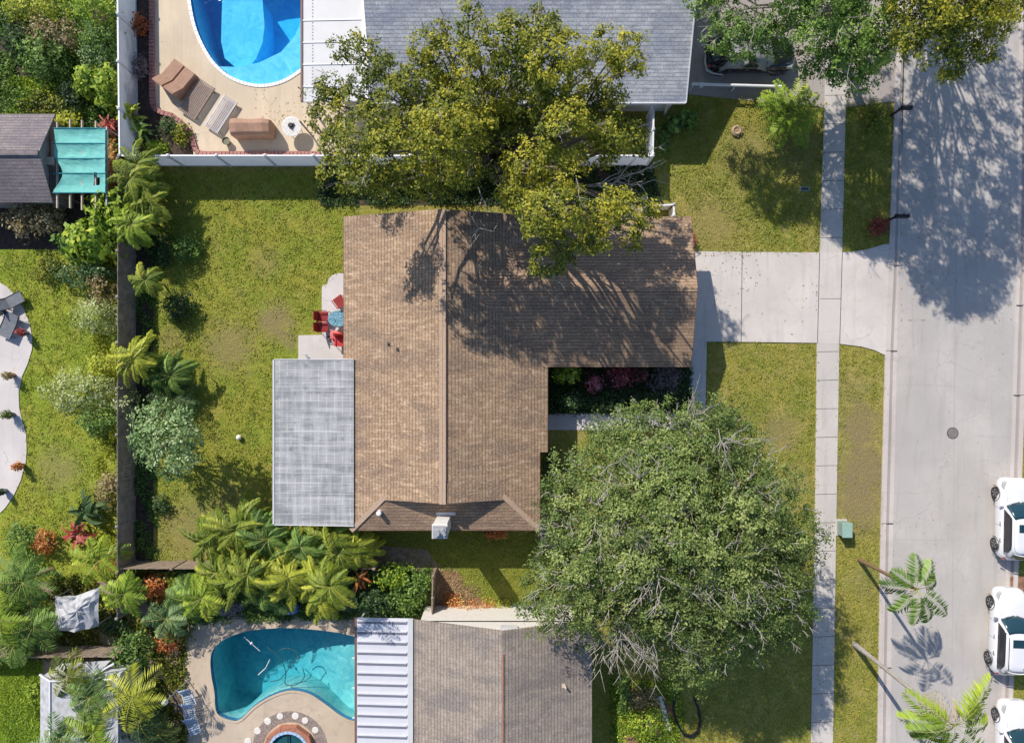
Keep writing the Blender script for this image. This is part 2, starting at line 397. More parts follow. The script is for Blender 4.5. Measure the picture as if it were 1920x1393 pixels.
M['glass'] = paint('dark_car_glass', (.015, .05, .065), .06, 1.0); M['glass_side'] = paint('tinted_side_glass', (.03, .03, .035), .15, .6)
M['lens'] = paint('clear_lamp_lens', (.42, .43, .42), .12, 1.0); M['lens_red'] = paint('red_lamp_lens', (.22, .03, .04), .15, 1.0)
# foliage
L = {}
L['olive'] = leaf_mat('olive_foliage', (.032, .065, .012), (.175, .215, .024), (.58, .52, .05))
L['olive_dark'] = leaf_mat('dark_olive_foliage', (0.045, 0.083, 0.018), (0.128, 0.188, 0.033), (0.285, 0.330, 0.075))
L['oak'] = leaf_mat('oak_foliage', (.035, .072, .018), (.140, .215, .050), (.42, .48, .15))
L['green'] = leaf_mat('mid_green_foliage', (0.053, 0.112, 0.027), (0.165, 0.285, 0.053), (0.390, 0.555, 0.120))
L['bright'] = leaf_mat('bright_green_foliage', (0.090, 0.180, 0.018), (0.300, 0.435, 0.038), (0.675, 0.720, 0.090))
L['yellow'] = leaf_mat('yellow_green_foliage', (0.150, 0.195, 0.022), (0.450, 0.495, 0.045), (0.720, 0.720, 0.105))
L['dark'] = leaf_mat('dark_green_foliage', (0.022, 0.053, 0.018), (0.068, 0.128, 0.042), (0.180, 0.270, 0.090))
L['frond'] = leaf_mat('yellow_green_frond_foliage', (.07, .13, .015), (.25, .33, .035), (.62, .60, .09))  # yellow-green leaf colour of the feathery palms
L['grass'] = leaf_mat('grass_blades', (.14, .21, .022), (.30, .34, .045), (.56, .48, .14), .2, .8)
L['silver'] = leaf_mat('silver_green_foliage', (.035, .085, .030), (.20, .33, .11), (.60, .70, .36))
L['cream'] = leaf_mat('variegated_foliage', (0.150, 0.210, 0.045), (0.480, 0.540, 0.180), (0.720, 0.720, 0.540))
L['dry'] = leaf_mat('dry_brown_foliage', (0.180, 0.128, 0.053), (0.480, 0.360, 0.180), (0.720, 0.690, 0.420))
L['rust'] = leaf_mat('rust_foliage', (0.330, 0.090, 0.030), (0.720, 0.255, 0.075), (0.720, 0.570, 0.180))
L['redleaf'] = leaf_mat('red_foliage', (.16, .03, .03), (.46, .07, .06), (.62, .26, .22))
L['pinkf'] = leaf_mat('magenta_blossom', (0.090, 0.075, 0.045), (0.450, 0.060, 0.120), (0.720, 0.375, 0.450))
L['mauve'] = leaf_mat('mauve_twiggy_foliage', (0.180, 0.150, 0.165), (0.390, 0.330, 0.375), (0.720, 0.630, 0.690))

# ------------------------------------------------------------------ foliage builders
def quad_mesh(name, verts, tint, mat, parent):
    "verts: (n,4,3) array of leaf-sized faces"
    n = len(verts)
    base = loc_of(parent) if parent is not None else Vector(verts.reshape(-1, 3).mean(0).tolist())
    if parent is None: base.z = float(verts[..., 2].min())
    v = (verts - np.array([base.x, base.y, base.z])).reshape(-1, 3).astype(np.float32)
    me = bpy.data.meshes.new(name)
    me.vertices.add(4 * n); me.vertices.foreach_set('co', v.ravel())
    me.loops.add(4 * n); me.loops.foreach_set('vertex_index', np.arange(4 * n, dtype=np.int32))
    me.polygons.add(n); me.polygons.foreach_set('loop_start', np.arange(0, 4 * n, 4, dtype=np.int32))
    at = me.attributes.new('tint', 'FLOAT', 'FACE'); at.data.foreach_set('value', np.clip(tint, 0, 1).astype(np.float32))
    me.materials.append(mat); me.update(calc_edges=True); me.validate()
    o = bpy.data.objects.new(name, me); COL.objects.link(o)
    if parent is not None: o.parent = parent
    else: o.location = base
    return o
def unit(a): return a / (np.linalg.norm(a, axis=-1, keepdims=True) + 1e-9)
def leaves_at(rg, p, size, aspect=.5, up=.55, out=None):
    n = len(p); nr = rg.normal(size=(n, 3)) * .42 + np.array([0, 0, up * .9])
    if out is not None: nr = nr + out * .75
    nr = unit(nr)
    t = unit(np.cross(nr, unit(rg.normal(size=(n, 3))))); b = np.cross(nr, t)
    L_ = (size * rg.uniform(.65, 1.3, n))[:, None]; Wd = L_ * aspect
    return np.stack([p - t * L_ / 2, p + b * Wd / 2 + t * L_ * .08, p + t * L_ / 2, p - b * Wd / 2 + t * L_ * .08], 1)
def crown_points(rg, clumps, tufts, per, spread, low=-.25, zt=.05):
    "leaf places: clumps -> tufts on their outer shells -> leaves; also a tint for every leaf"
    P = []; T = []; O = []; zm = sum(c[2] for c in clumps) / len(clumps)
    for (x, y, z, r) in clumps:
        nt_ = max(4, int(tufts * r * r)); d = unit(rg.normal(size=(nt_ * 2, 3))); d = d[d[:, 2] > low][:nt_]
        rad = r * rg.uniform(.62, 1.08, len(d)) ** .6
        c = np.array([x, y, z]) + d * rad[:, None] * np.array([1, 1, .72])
        ct = rg.normal(0, .11) + (z - zm) * zt; tt = ct + rg.normal(0, .10, len(d)) + .08 + .10 * d[:, 2]  # lit tops and darker lower clumps are put into the leaf tint
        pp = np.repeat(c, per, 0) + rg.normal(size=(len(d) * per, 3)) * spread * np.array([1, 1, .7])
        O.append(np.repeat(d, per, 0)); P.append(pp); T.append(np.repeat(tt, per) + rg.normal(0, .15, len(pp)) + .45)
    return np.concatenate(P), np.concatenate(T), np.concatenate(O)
def wiggle(rd, a, b, n, amp):
    a = Vector(a); b = Vector(b); out = []
    for i in range(n + 1):
        t = i / n; q = a.lerp(b, t)
        if 0 < i < n: q += Vector((rd.uniform(-1, 1), rd.uniform(-1, 1), rd.uniform(-.6, .6))) * amp * (b - a).length
        out.append(q)
    return out
def tree(name, label, cat, base, clumps, leafmat, bark, leaf=.2, tufts=26, per=9, spread=.16, trunk_r=.22, fork=.35, seed=1, twigs=0, twig_len=1.2, twig_mat=None, group=None, up=.5, low=-.25, limb=1.0, bundles=(), sparse=(), sparse_tufts=10):
    rg = np.random.default_rng(seed); rd = random.Random(seed)
    t = thing(name, label, cat, (base[0], base[1], 0), group=group)
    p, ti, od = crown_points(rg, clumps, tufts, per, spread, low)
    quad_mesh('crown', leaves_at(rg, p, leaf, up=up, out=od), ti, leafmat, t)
    if len(sparse):
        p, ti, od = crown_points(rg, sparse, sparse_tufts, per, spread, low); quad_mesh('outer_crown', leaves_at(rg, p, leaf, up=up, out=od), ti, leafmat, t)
    mb = MB(); top = max(c[2] for c in clumps)
    f = Vector((base[0], base[1], top * fork))
    cx = sum(c[0] for c in clumps) / len(clumps); cy = sum(c[1] for c in clumps) / len(clumps)
    f.x += (cx - f.x) * .15; f.y += (cy - f.y) * .15
    mb.tube(wiggle(rd, (base[0], base[1], -.1), f, 4, .03), [trunk_r * 1.35, trunk_r, trunk_r * .92, trunk_r * .88, trunk_r * .85], 9)
    tips = []
    for (x, y, z, r) in list(clumps) + list(sparse):
        e = Vector((x, y, z - r * .1)); dist = (e - f).length
        pts = wiggle(rd, f, e, 5, .05); r0 = limb * min(trunk_r * .6, .03 + .015 * dist)
        mb.tube(pts, [r0 * (1 - .8 * i / 5) for i in range(6)], 5)
        for k in range(2 + int(r * 2)):
            a = pts[rd.randint(3, 5)]; dd = Vector((rd.uniform(-1, 1), rd.uniform(-1, 1), rd.uniform(-.1, .9))).normalized() * r * rd.uniform(.6, 1.0)
            mb.tube(wiggle(rd, a, a + dd, 3, .08), [.03, .022, .014, .006], 4)
        tips.append((e, r))
    mb.build('trunk', bark, t)
    if twigs:
        tb = MB()
        for k in range(twigs):
            e, r = rd.choice(tips); az = rd.uniform(0, 2 * pi); a = e + Vector((cos(az) * r * rd.uniform(.1, .9), sin(az) * r * rd.uniform(.1, .9), r * .45 + rd.uniform(0, .35)))
            o = Vector((a.x - f.x, a.y - f.y, 0)); o = o.normalized() if o.length > .1 else Vector((1, 0, 0))
            d = (o + Vector((rd.uniform(-.9, .9), rd.uniform(-.9, .9), rd.uniform(-.15, .35)))).normalized() * twig_len * rd.uniform(.4, 1.1)
            pts = wiggle(rd, a, a + d, 4, .07); tb.tube(pts, [.020, .017, .013, .009, .004], 4)
            for j in range(4):
                q = pts[rd.randint(1, 3)]; s_ = (d.normalized() + Vector((rd.uniform(-.9, .9), rd.uniform(-.9, .9), rd.uniform(-.1, .3)))).normalized() * d.length * rd.uniform(.25, .5)
                tb.tube([q, q + s_ * .5 + Vector((0, 0, .03)), q + s_], [.011, .008, .004], 3)
        for (px, py, h, rr, az0, cnt) in bundles:
            o_ = Vector(W(px, py, h)); rr /= S
            for k in range(cnt):
                az = az0 + rd.gauss(0, .75); a = o_ + Vector((rd.uniform(-.25, .25), rd.uniform(-.25, .25), rd.uniform(-.2, .2))) * rr; e = a + Vector((cos(az), sin(az), rd.uniform(-.25, .35))) * rr * rd.uniform(.5, 1.25)
                pts = wiggle(rd, a, e, 5, .08); tb.tube(pts, [.021, .018, .015, .011, .008, .004], 4)
                for j in range(5):
                    q = pts[rd.randint(1, 5)]; s_ = Vector((cos(az + rd.uniform(-1, 1)), sin(az + rd.uniform(-1, 1)), rd.uniform(-.2, .3))) * rr * rd.uniform(.2, .5); tb.tube([q, q + s_ * .5 + Vector((0, 0, .04)), q + s_], [.012, .009, .004], 3)
        tb.build('bare_twigs', twig_mat or M['bark_pale'], t)['kind'] = 'stuff'
    return t
def poly_clumps(rg, poly, hmin, hmax, r, n, dome=3.0):
    "clumps filling an outline, higher towards its middle; the outline in photo pixels"
    poly = [tuple(p) for p in poly]; xs = [p[0] for p in poly]; ys = [p[1] for p in poly]
    def inside(x, y):
        c = False; j = len(poly) - 1
        for i in range(len(poly)):
            (xi, yi), (xj, yj) = poly[i], poly[j]
            if (yi > y) != (yj > y) and x < (xj - xi) * (y - yi) / (yj - yi) + xi: c = not c
            j = i
        return c
    def edge(x, y):
        m = 1e9
        for i in range(len(poly)):
            (x0, y0), (x1, y1) = poly[i], poly[(i + 1) % len(poly)]
            t = max(0, min(1, ((x - x0) * (x1 - x0) + (y - y0) * (y1 - y0)) / ((x1 - x0) ** 2 + (y1 - y0) ** 2 + 1e-9)))
            m = min(m, math.hypot(x - x0 - t * (x1 - x0), y - y0 - t * (y1 - y0)))
        return m
    out = []; tries = 0; pts = []
    while len(out) < n and tries < 60 * n:
        tries += 1; x = rg.uniform(min(xs), max(xs)); y = rg.uniform(min(ys), max(ys))
        if not inside(x, y): continue
        e = edge(x, y) / S
        if e < r * .75: continue
        if any((x - a) ** 2 + (y - b) ** 2 < (r * S * .62) ** 2 for a, b in pts): continue
        pts.append((x, y)); h = hmin + (hmax - hmin) * (1 - math.exp(-e / dome)) + rg.normal(0, .3)
        wx, wy, _ = W(x, y, h); out.append((wx, wy, h, r * rg.uniform(.75, 1.2)))
    return out
def CL(*a): return [(*W(px, py, h), r / S) for px, py, h, r in a]

def bush(label, cat, px, py, rx, ry, h, leafmat, seed, leaf=.14, name='shrub', dens=1.0, group=None, per=8, tint=0.0, up=.5, stem=M['bark']):
    "a rounded bush; rx, ry half-widths in photo pixels, h its height in metres"
    rg = np.random.default_rng(seed); rd = random.Random(seed)
    x, y, _ = W(px, py, h * .6); rx /= S; ry /= S
    t = thing(name, label, cat, (x, y, 0), group=group)
    n = max(22, int(120 * rx * ry * dens + 22)); d = unit(rg.normal(size=(n * 2, 3))); d = d[d[:, 2] > -.15][:n]
    lump = 1 + .22 * np.sin(d[:, 0] * 5 + seed) * np.cos(d[:, 1] * 4 + seed * 2)
    rad = (rg.uniform(.35, 1.0, len(d)) ** .6 * lump)[:, None]
    c = np.array([x, y, h * .35]) + d * rad * np.array([rx, ry, h * .65])
    pp = np.repeat(c, per, 0) + rg.normal(size=(len(c) * per, 3)) * np.array([.11, .11, .08])
    ti = np.repeat(.47 + tint + rg.normal(0, .16, len(c)), per) + rg.normal(0, .14, len(pp))
    pp[:, 2] = np.maximum(pp[:, 2], .04)
    quad_mesh('foliage', leaves_at(rg, pp, leaf, .55, up, np.repeat(d, per, 0)), ti, leafmat, t)
    mb = MB()
    for k in range(6):
        e = Vector(c[rd.randrange(len(c))]); mb.tube(wiggle(rd, (x + rd.uniform(-.1, .1), y + rd.uniform(-.1, .1), 0), e, 3, .07), [.03, .025, .015, .007], 4)
    mb.build('stem', stem, t)
    return t

def frond(rg, o, az, L_, el, droop, n, ll, lw, out, tints, t0, vdrop=.35, sweep=.5, curl=0.0, bare=0.0):
    "leaflets along an arching stalk; returns the stalk's points"
    pts = []; p = np.array(o, float); e = el; a = az
    for i in range(n + 1):
        pts.append(p.copy()); st = L_ / n
        p = p + st * np.array([cos(a) * cos(e), sin(a) * cos(e), sin(e)]); e -= droop / n; a += curl / n
    pts = np.array(pts)
    for i in range(1, n):
        t = i / n
        if t < bare: continue
        d = pts[min(i + 1, n)] - pts[i - 1]; d /= np.linalg.norm(d); side = np.cross(d, [0, 0, 1]); side /= (np.linalg.norm(side) + 1e-9)
        l_ = ll * (math.sin(pi * min(1, .12 + t * .86)) ** .6) * rg.uniform(.85, 1.15)
        for sg in (-1, 1):
            v = side * sg + d * (sweep + rg.normal(0, .08)) + np.array([0, 0, -vdrop * rg.uniform(.5, 1.4)]); v /= np.linalg.norm(v)
            b = np.cross(v, [0, 0, 1]); b /= (np.linalg.norm(b) + 1e-9); q = pts[i]
            out.append([q - b * lw * .25, q + v * l_ * .45 + b * lw * .5, q + v * l_ + np.array([0, 0, -.12 * l_]), q + v * l_ * .45 - b * lw * .5])
            tints.append(t0 + rg.normal(0, .10) + .12 * t)
    return pts
def palm(label, px, py, h, leafmat, seed, n=11, L_=1.6, ll=.5, lw=.07, el=(.3, 1.0), droop=1.5, trunk_r=.07, stems=1, bark=None, name='palm_tree', cat='palm', group=None, nl=16, crown=None, vdrop=.35, azs=None, curl=.5, stem_spread=.25, dead=0, sweep=.5, bare=0.0):
    "stems with a head of feathery fronds; (px,py) where the foot stands"
    rg = np.random.default_rng(seed); rd = random.Random(seed)
    x, y, _ = W(px, py, 0); t = thing(name, label, cat, (x, y, 0), group=group)
    mb = MB(); out = []; ti = []; sb = MB(); dq = []; dt = []
    for s_ in range(stems):
        a0 = rd.uniform(0, 2 * pi); rr = stem_spread * (s_ > 0) * rd.uniform(.5, 1.2)
        bx, by = x + rr * .5 * cos(a0), y + rr * .5 * sin(a0); hh = h * (1 if s_ == 0 else rd.uniform(.65, 1.0))
        tx, ty = bx + rr * .8 * cos(a0), by + rr * .8 * sin(a0)
        if crown and s_ == 0: tx, ty = crown
        pts = [Vector((bx + (tx - bx) * u ** 1.3, by + (ty - by) * u ** 1.3, hh * u)) for u in (0, .25, .5, .75, 1)]
        mb.tube(pts, [trunk_r * 1.5, trunk_r * 1.05, trunk_r, trunk_r * .95, trunk_r * .9], 8)
        m = n if stems == 1 else max(4, int(n * rd.uniform(.7, 1)))
        for k in range(m):
            az = azs[k] if azs else 2 * pi * (k + rd.uniform(-.3, .3)) / m + a0
            p = frond(rg, (tx, ty, hh), az, L_ * rd.uniform(.75, 1.12), rd.uniform(*el), droop * rd.uniform(.8, 1.2), nl, ll, lw, out, ti, .42 + rg.normal(0, .12), vdrop, sweep, rd.uniform(-curl, curl), bare)
            sb.tube([tuple(q) for q in p[::3]], [.018 * (1 - .8 * i / max(1, len(p[::3]) - 1)) for i in range(len(p[::3]))], 3)
        for k in range(dead):
            frond(rg, (tx, ty, hh - .1), rd.uniform(0, 6.3), L_ * .6, -.5, 1.0, 8, ll * .6, lw * .7, dq, dt, .5, .8)
    quad_mesh('frond_leaflets', np.array(out), np.array(ti), leafmat, t)
    sb.build('frond_stalks', M['stalk'], t)
    if dead: quad_mesh('dead_fronds', np.array(dq), np.array(dt), L['dry'], t)
    mb.build('trunk', bark or M['palm_wood'], t)
    return t
M['stalk'] = simple('green_stalk', (.28, .30, .07), .6, .2, 5, bmp=0)

def blade_plant(label, px, py, h, R_, leafmat, seed, n=22, width=.28, name='broadleaf_plant', cat='plant', group=None, el=(.2, 1.2), droop=1.6):
    "arching strap or paddle leaves, each a curved strip of several faces"
    rg = np.random.default_rng(seed); x, y, _ = W(px, py, h * .5); t = thing(name, label, cat, (x, y, 0), group=group)
    out = []; ti = []; mb = MB()
    for k in range(n):
        az = rg.uniform(0, 2 * pi); e = rg.uniform(*el); L_ = R_ * rg.uniform(.7, 1.2); c = rg.normal(0, .5)
        p = np.array([x + rg.normal(0, R_ * .22), y + rg.normal(0, R_ * .22), h * rg.uniform(.25, .85)]); t0 = .5 + rg.normal(0, .15); segs = 6; q = []
        mb.tube([(x + (p[0] - x) * .4, y + (p[1] - y) * .4, 0), tuple(p)], [.03, .015], 4)
        roll = rg.normal(0, .5)
        for i in range(segs + 1):
            u = i / segs; wd = width * (math.sin(pi * (.08 + .9 * u)) ** .7) * .5 + .004
            d = np.array([cos(az) * cos(e), sin(az) * cos(e), sin(e)]); s_ = np.array([-sin(az) * cos(roll), cos(az) * cos(roll), sin(roll)])
            q.append((p - s_ * wd, p.copy(), p + s_ * wd, d)); p = p + d * L_ / segs; e -= droop / segs; az += c / segs
        for i in range(segs):
            a, b = q[i], q[i + 1]; dn = np.array([0, 0, .06 * width])
            out.append([a[0], a[1] - dn, b[1] - dn, b[0]]); out.append([a[1] - dn, a[2], b[2], b[1] - dn])
            ti += [t0 + .04 * rg.normal(), t0 + .1 + .04 * rg.normal()]
    quad_mesh('leaves', np.array(out), np.array(ti), leafmat, t); mb.build('stem', M['stalk'], t)
    return t

# ------------------------------------------------------------------ flat ground shapes
def holed(name, outer, holes, z, mat, depth=.0, zf=None):
    bm = bmesh.new(); allE = []
    for loop in [outer] + list(holes):
        vs = [bm.verts.new((x, y, zf(x, y) if zf else z)) for x, y in loop]
        allE += [bm.edges.new((vs[i], vs[(i + 1) % len(vs)])) for i in range(len(vs))]
    bmesh.ops.triangle_fill(bm, use_beauty=True, use_dissolve=False, edges=allE)
    bmesh.ops.recalc_face_normals(bm, faces=bm.faces[:])
    if bm.faces and sum(f.normal.z for f in bm.faces) < 0: bmesh.ops.reverse_faces(bm, faces=bm.faces[:])
    if depth:
        r = bmesh.ops.extrude_face_region(bm, geom=bm.faces[:])
        nv = [e for e in r['geom'] if isinstance(e, bmesh.types.BMVert)]
        bmesh.ops.translate(bm, verts=nv, vec=(0, 0, -depth)); bmesh.ops.recalc_face_normals(bm, faces=bm.faces[:])
    me = bpy.data.meshes.new(name); bm.to_mesh(me); bm.free(); me.materials.append(mat)
    o = bpy.data.objects.new(name, me); COL.objects.link(o); return o
def smooth_loop(pts, n=6):
    "Catmull-Rom through closed points"
    out = []; m = len(pts)
    for i in range(m):
        p0, p1, p2, p3 = [np.array(pts[(i + k) % m], float) for k in (-1, 0, 1, 2)]
        for k in range(n):
            t = k / n; q = .5 * ((2 * p1) + (-p0 + p2) * t + (2 * p0 - 5 * p1 + 4 * p2 - p3) * t * t + (-p0 + 3 * p1 - 3 * p2 + p3) * t ** 3)
            out.append((float(q[0]), float(q[1])))
    return out
def PX(*pts, h=0.0): return [W2(x, y, h) for x, y in pts]
def struct(o): o['kind'] = 'structure'; return o
def flat(name, px_pts, z, mat, thick=None, h=0.0):
    mb = MB(); pts = PX(*px_pts, h=h)
    mb.prism(pts, z - (thick or .3), z, 0); return struct(mb.build(name, mat))

POOL_N = smooth_loop(PX((352, -60), (358, 0), (368, 50), (385, 90), (405, 120), (432, 143), (465, 156), (497, 159), (530, 151), (560, 133), (600, 100), (612, 40), (600, -40), (520, -110), (420, -110)), 5)
POOL_S = smooth_loop(PX((396, 1232), (404, 1212), (428, 1194), (470, 1181), (530, 1176), (590, 1179), (650, 1188), (700, 1205), (722, 1250), (712, 1310), (690, 1345), (665, 1350), (640, 1340), (610, 1318), (580, 1299), (545, 1293), (510, 1303), (478, 1322), (452, 1346), (436, 1349), (408, 1335), (403, 1295), (397, 1262)), 5)
FAR = 420
struct(holed('ground', [(-FAR, -FAR), (FAR, -FAR), (FAR, FAR), (-FAR, FAR)], [POOL_N, POOL_S], 0, lawn_mat('front_lawn_grass', (.235, .265, .038), (.33, .30, .055), (.48, .37, .16), amt=.7,
    spots=[(*W2(1462, 810), 1.2, .55), (*W2(1610, 940), 1.8, .8), (*W2(1612, 800), 1.3, .85), (*W2(1620, 870), 1.6, .8), (*W2(1600, 730), 1.0, .4), (*W2(1490, 900), 1.0, .35), (*W2(1330, 420), 2.0, .4), (*W2(1400, 290), 1.6, .45), (*W2(1500, 280), 1.6, .4), (*W2(1625, 1090), 1.0, .3)])))
# back lawn of the main house
flat('back_lawn', [(288, 325), (640, 325), (668, 400), (668, 1056), (288, 1056)], .008, lawn_mat('back_lawn_grass', (.23, .30, .032), (.31, .31, .042), (.45, .36, .12),
    spots=[(*W2(518, 603), 1.1, 1.0), (*W2(430, 650), 1.5, .6), (*W2(545, 640), .5, .5), (*W2(400, 250), 1.2, .3), (*W2(500, 490), .9, .35), (*W2(360, 1000), 2.2, .55), (*W2(320, 640), .8, .5), (*W2(440, 960), 1.6, .4)]), .02)
flat('west_lawn', [(-600, 468), (250, 468), (250, 1120), (-600, 1120)], .012, lawn_mat('west_lawn_grass', (.23, .33, .026), (.34, .38, .04), (.47, .39, .13), amt=.4,
    spots=[(*W2(110, 880), 1.3, .5), (*W2(200, 920), .9, .5)]), .02)
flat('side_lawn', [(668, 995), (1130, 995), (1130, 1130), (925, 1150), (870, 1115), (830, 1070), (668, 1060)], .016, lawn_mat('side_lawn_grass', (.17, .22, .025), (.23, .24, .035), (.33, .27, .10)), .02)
flat('southwest_lawn', [(-500, 1240), (80, 1240), (80, 1500), (-500, 1500)], .014, lawn_mat('southwest_lawn_grass', (.13, .24, .012), (.20, .29, .02), (.30, .30, .06), amt=.3), .02)
flat('planting_bed', [(-400, -200), (224, -200), (224, 468), (-400, 468)], .010, M['soil'], .02)
flat('planting_bed', [(-300, 1090), (350, 1090), (350, 1500), (82, 1500), (82, 1236), (-300, 1236)], .018, M['soil_tan'], .02)
flat('planting_bed', [(226, 250), (288, 250), (288, 1060), (226, 1060)], .020, M['soil'], .02)
flat('planting_bed', [(290, 1058), (820, 1064), (820, 1160), (660, 1165), (350, 1170), (290, 1130)], .022, M['soil_tan'], .02)
flat('planting_bed', [(690, 1020), (800, 1030), (830, 1072), (826, 1158), (815, 1158), (815, 1075), (690, 1064)], .026, M['soil_tan'], .02)
flat('planting_bed', [(822, 1071), (835, 1068), (848, 1073), (858, 1072), (868, 1084), (866, 1094), (880, 1104), (884, 1116), (898, 1119), (906, 1130), (925, 1133), (938, 1146), (950, 1170), (822, 1170)], .030, M['soil_red'], .02)
flat('planting_bed', [(1020, 680), (1296, 680), (1296, 775), (1020, 775)], .024, M['soil'], .02)
flat('planting_bed', [(1150, 1296), (1165, 1285), (1190, 1290), (1215, 1278), (1240, 1288), (1262, 1290), (1262, 1312), (1270, 1330), (1280, 1365), (1285, 1420), (1168, 1420), (1160, 1380), (1150, 1340)], .028, M['soil_red'], .02)
flat('planting_bed', [(600, 300), (1215, 300), (1245, 385), (600, 385)], .016, M['soil'], .02)
flat('garden_bed', [(226, -100), (286, -100), (286, 205), (318, 222), (345, 243), (362, 270), (364, 292), (226, 292)], .034, M['soil'], .03)
# paving
flat('street', [(1700, -900), (1925, -900), (1906, 600), (1895, 950), (1885, 1150), (1876, 1400), (1866, 2300), (1655, 2300), (1668, 1393), (1673, 1000), (1681, 650), (1690, 200)], .012, M['street'], .3)
def strip(name, xl, xr, z, mat, th=.3):
    ys = [-900, 0, 200, 350, 480, 650, 820, 1000, 1200, 1393, 2300]
    return flat(name, [(xl(y), y) for y in ys] + [(xr(y), y) for y in ys[::-1]], z, mat, th)
ke = lambda y: np.interp(y, [-900, 0, 200, 350, 480, 650, 1000, 1393, 2300], [1698, 1683, 1677, 1671, 1667, 1660, 1651, 1645, 1632])
se = lambda y: np.interp(y, [-900, 0, 200, 480, 650, 1000, 1393, 2300], [1708, 1696, 1691, 1685, 1681, 1673, 1668, 1655])
strip('kerb', lambda y: ke(y) - 1, lambda y: ke(y) + 9, .075, M['kerb'])
strip('gutter', lambda y: ke(y) + 9, lambda y: ke(y) + 15, .018, M['gutter'])
strip('gutter_edge', lambda y: ke(y) + 15, lambda y: se(y) + 1, .030, M['kerb'])
re_ = lambda y: np.interp(y, [-900, 500, 650, 950, 1150, 1393, 2300], [1922, 1907, 1902, 1893, 1884, 1874, 1862])
strip('gutter_edge', lambda y: re_(y) - 1, lambda y: re_(y) + 6, .034, M['kerb'])
strip('gutter', lambda y: re_(y) + 6, lambda y: re_(y) + 12, .022, M['gutter'])
strip('kerb', lambda y: re_(y) + 12, lambda y: re_(y) + 20, .080, M['kerb'])
flat('planting_bed', [(1892, 1080), (1990, 1080), (1990, 1130), (1900, 1130)], .03, M['soil_red'], .03)
sl = lambda y: np.interp(y, [-900, 170, 480, 650, 1000, 1393, 2300], [1568, 1546, 1536, 1531, 1527, 1520, 1500])
sr = lambda y: np.interp(y, [-900, 170, 480, 650, 1000, 1393, 2300], [1610, 1586, 1578, 1573, 1567, 1561, 1541])
strip('sidewalk', sl, sr, .050, M['walkc'])
jb = MB()
for y in [-300 + 53.3 * k for k in range(34)]:
    if 478 < y < 640: continue
    jb.prism(PX((sl(y) + .5, y), (sr(y) - .5, y - 1), (sr(y) - .5, y + .1), (sl(y) + .5, y + 1.1)), .04, .0525)
for x0, y0, x1, y1 in ((1391, 473, 1389, 641), (1536, 474, 1532, 643), (1578.5, 474, 1573.5, 645)):
    jb.prism(PX((x0 - .7, y0), (x0 + .7, y0), (x1 + .7, y1), (x1 - .7, y1)), .045, .0585)
for y in (560,): jb.prism(PX((1537, y), (1576, y), (1576, y + 1), (1537, y + 1)), .045, .0585)
for y in (497, 657, 980, 1110, 1250):
    jb.prism(PX((ke(y), y), (se(y), y), (se(y), y + 1.2), (ke(y), y + 1.2)), .04, .079)
for y in (572, 740, 1330): jb.prism(PX((re_(y), y), (re_(y) + 19, y), (re_(y) + 19, y + 1.2), (re_(y), y + 1.2)), .04, .084)
struct(jb.build('pavement_joints', M['joint']))
lj = MB()   # faint lane joint and cross joints of the concrete street
lj.prism(PX((1797, 0), (1798.3, 0), (1789, 812), (1784, 1393), (1782.7, 1393), (1787.7, 812)), .005, .0165)
for y, a, b in ((240, 1700, 1900), (720, 1683, 1786), (817, 1830, 1896), (1010, 1680, 1788), (1190, 1675, 1780)):
    lj.prism(PX((a, y), (b, y + 3), (b, y + 3.7), (a, y + .7)), .005, .0168)
struct(lj.build('street_joints', simple('pale_joint_sealant', (.43, .40, .38), .9, .15, 5)))
flat('driveway', [(1262, 471), (1400, 473), (1536, 474), (1578, 474), (1600, 472), (1625, 468), (1648, 461), (ke(457), 457), (ke(667) + 1, 667), (1640, 657), (1615, 650), (1575, 645), (1530, 643), (1380, 641), (1262, 640)], .056, M['concrete'], .3)
flat('walkway', [(1294, 640), (1325, 641), (1322, 778), (1315, 806), (1020, 806), (1020, 775), (1290, 775)], .046, M['patio'], .25)
flat('patio_slab', [(604, 540), (606, 535), (614, 534), (616, 524), (624, 516), (634, 513), (690, 513), (690, 690), (560, 690), (560, 629), (604, 628)], .07, M['patio'], .3)
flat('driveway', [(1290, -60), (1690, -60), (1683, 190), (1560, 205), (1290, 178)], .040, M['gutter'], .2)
struct(holed('pool_deck', PX((284, -140), (690, -140), (690, 296), (364, 296), (362, 270), (345, 243), (318, 222), (286, 205)), [POOL_N], .05, M['deck'], .25))
struct(holed('pool_deck', PX((352, 1172), (400, 1160), (720, 1160), (720, 1480), (352, 1480), (345, 1300)), [POOL_S], .05, M['deck2'], .25))
flat('curved_patio', [(-300, 520), (0, 530), (14, 538), (30, 555), (45, 578), (56, 605), (61, 630), (61, 655), (53, 682), (42, 706), (36, 735), (37, 765), (43, 790), (50, 815), (51, 845), (49, 868), (40, 900), (26, 930), (10, 953), (-2, 964), (-300, 990)], .05, M['patio'], .2)

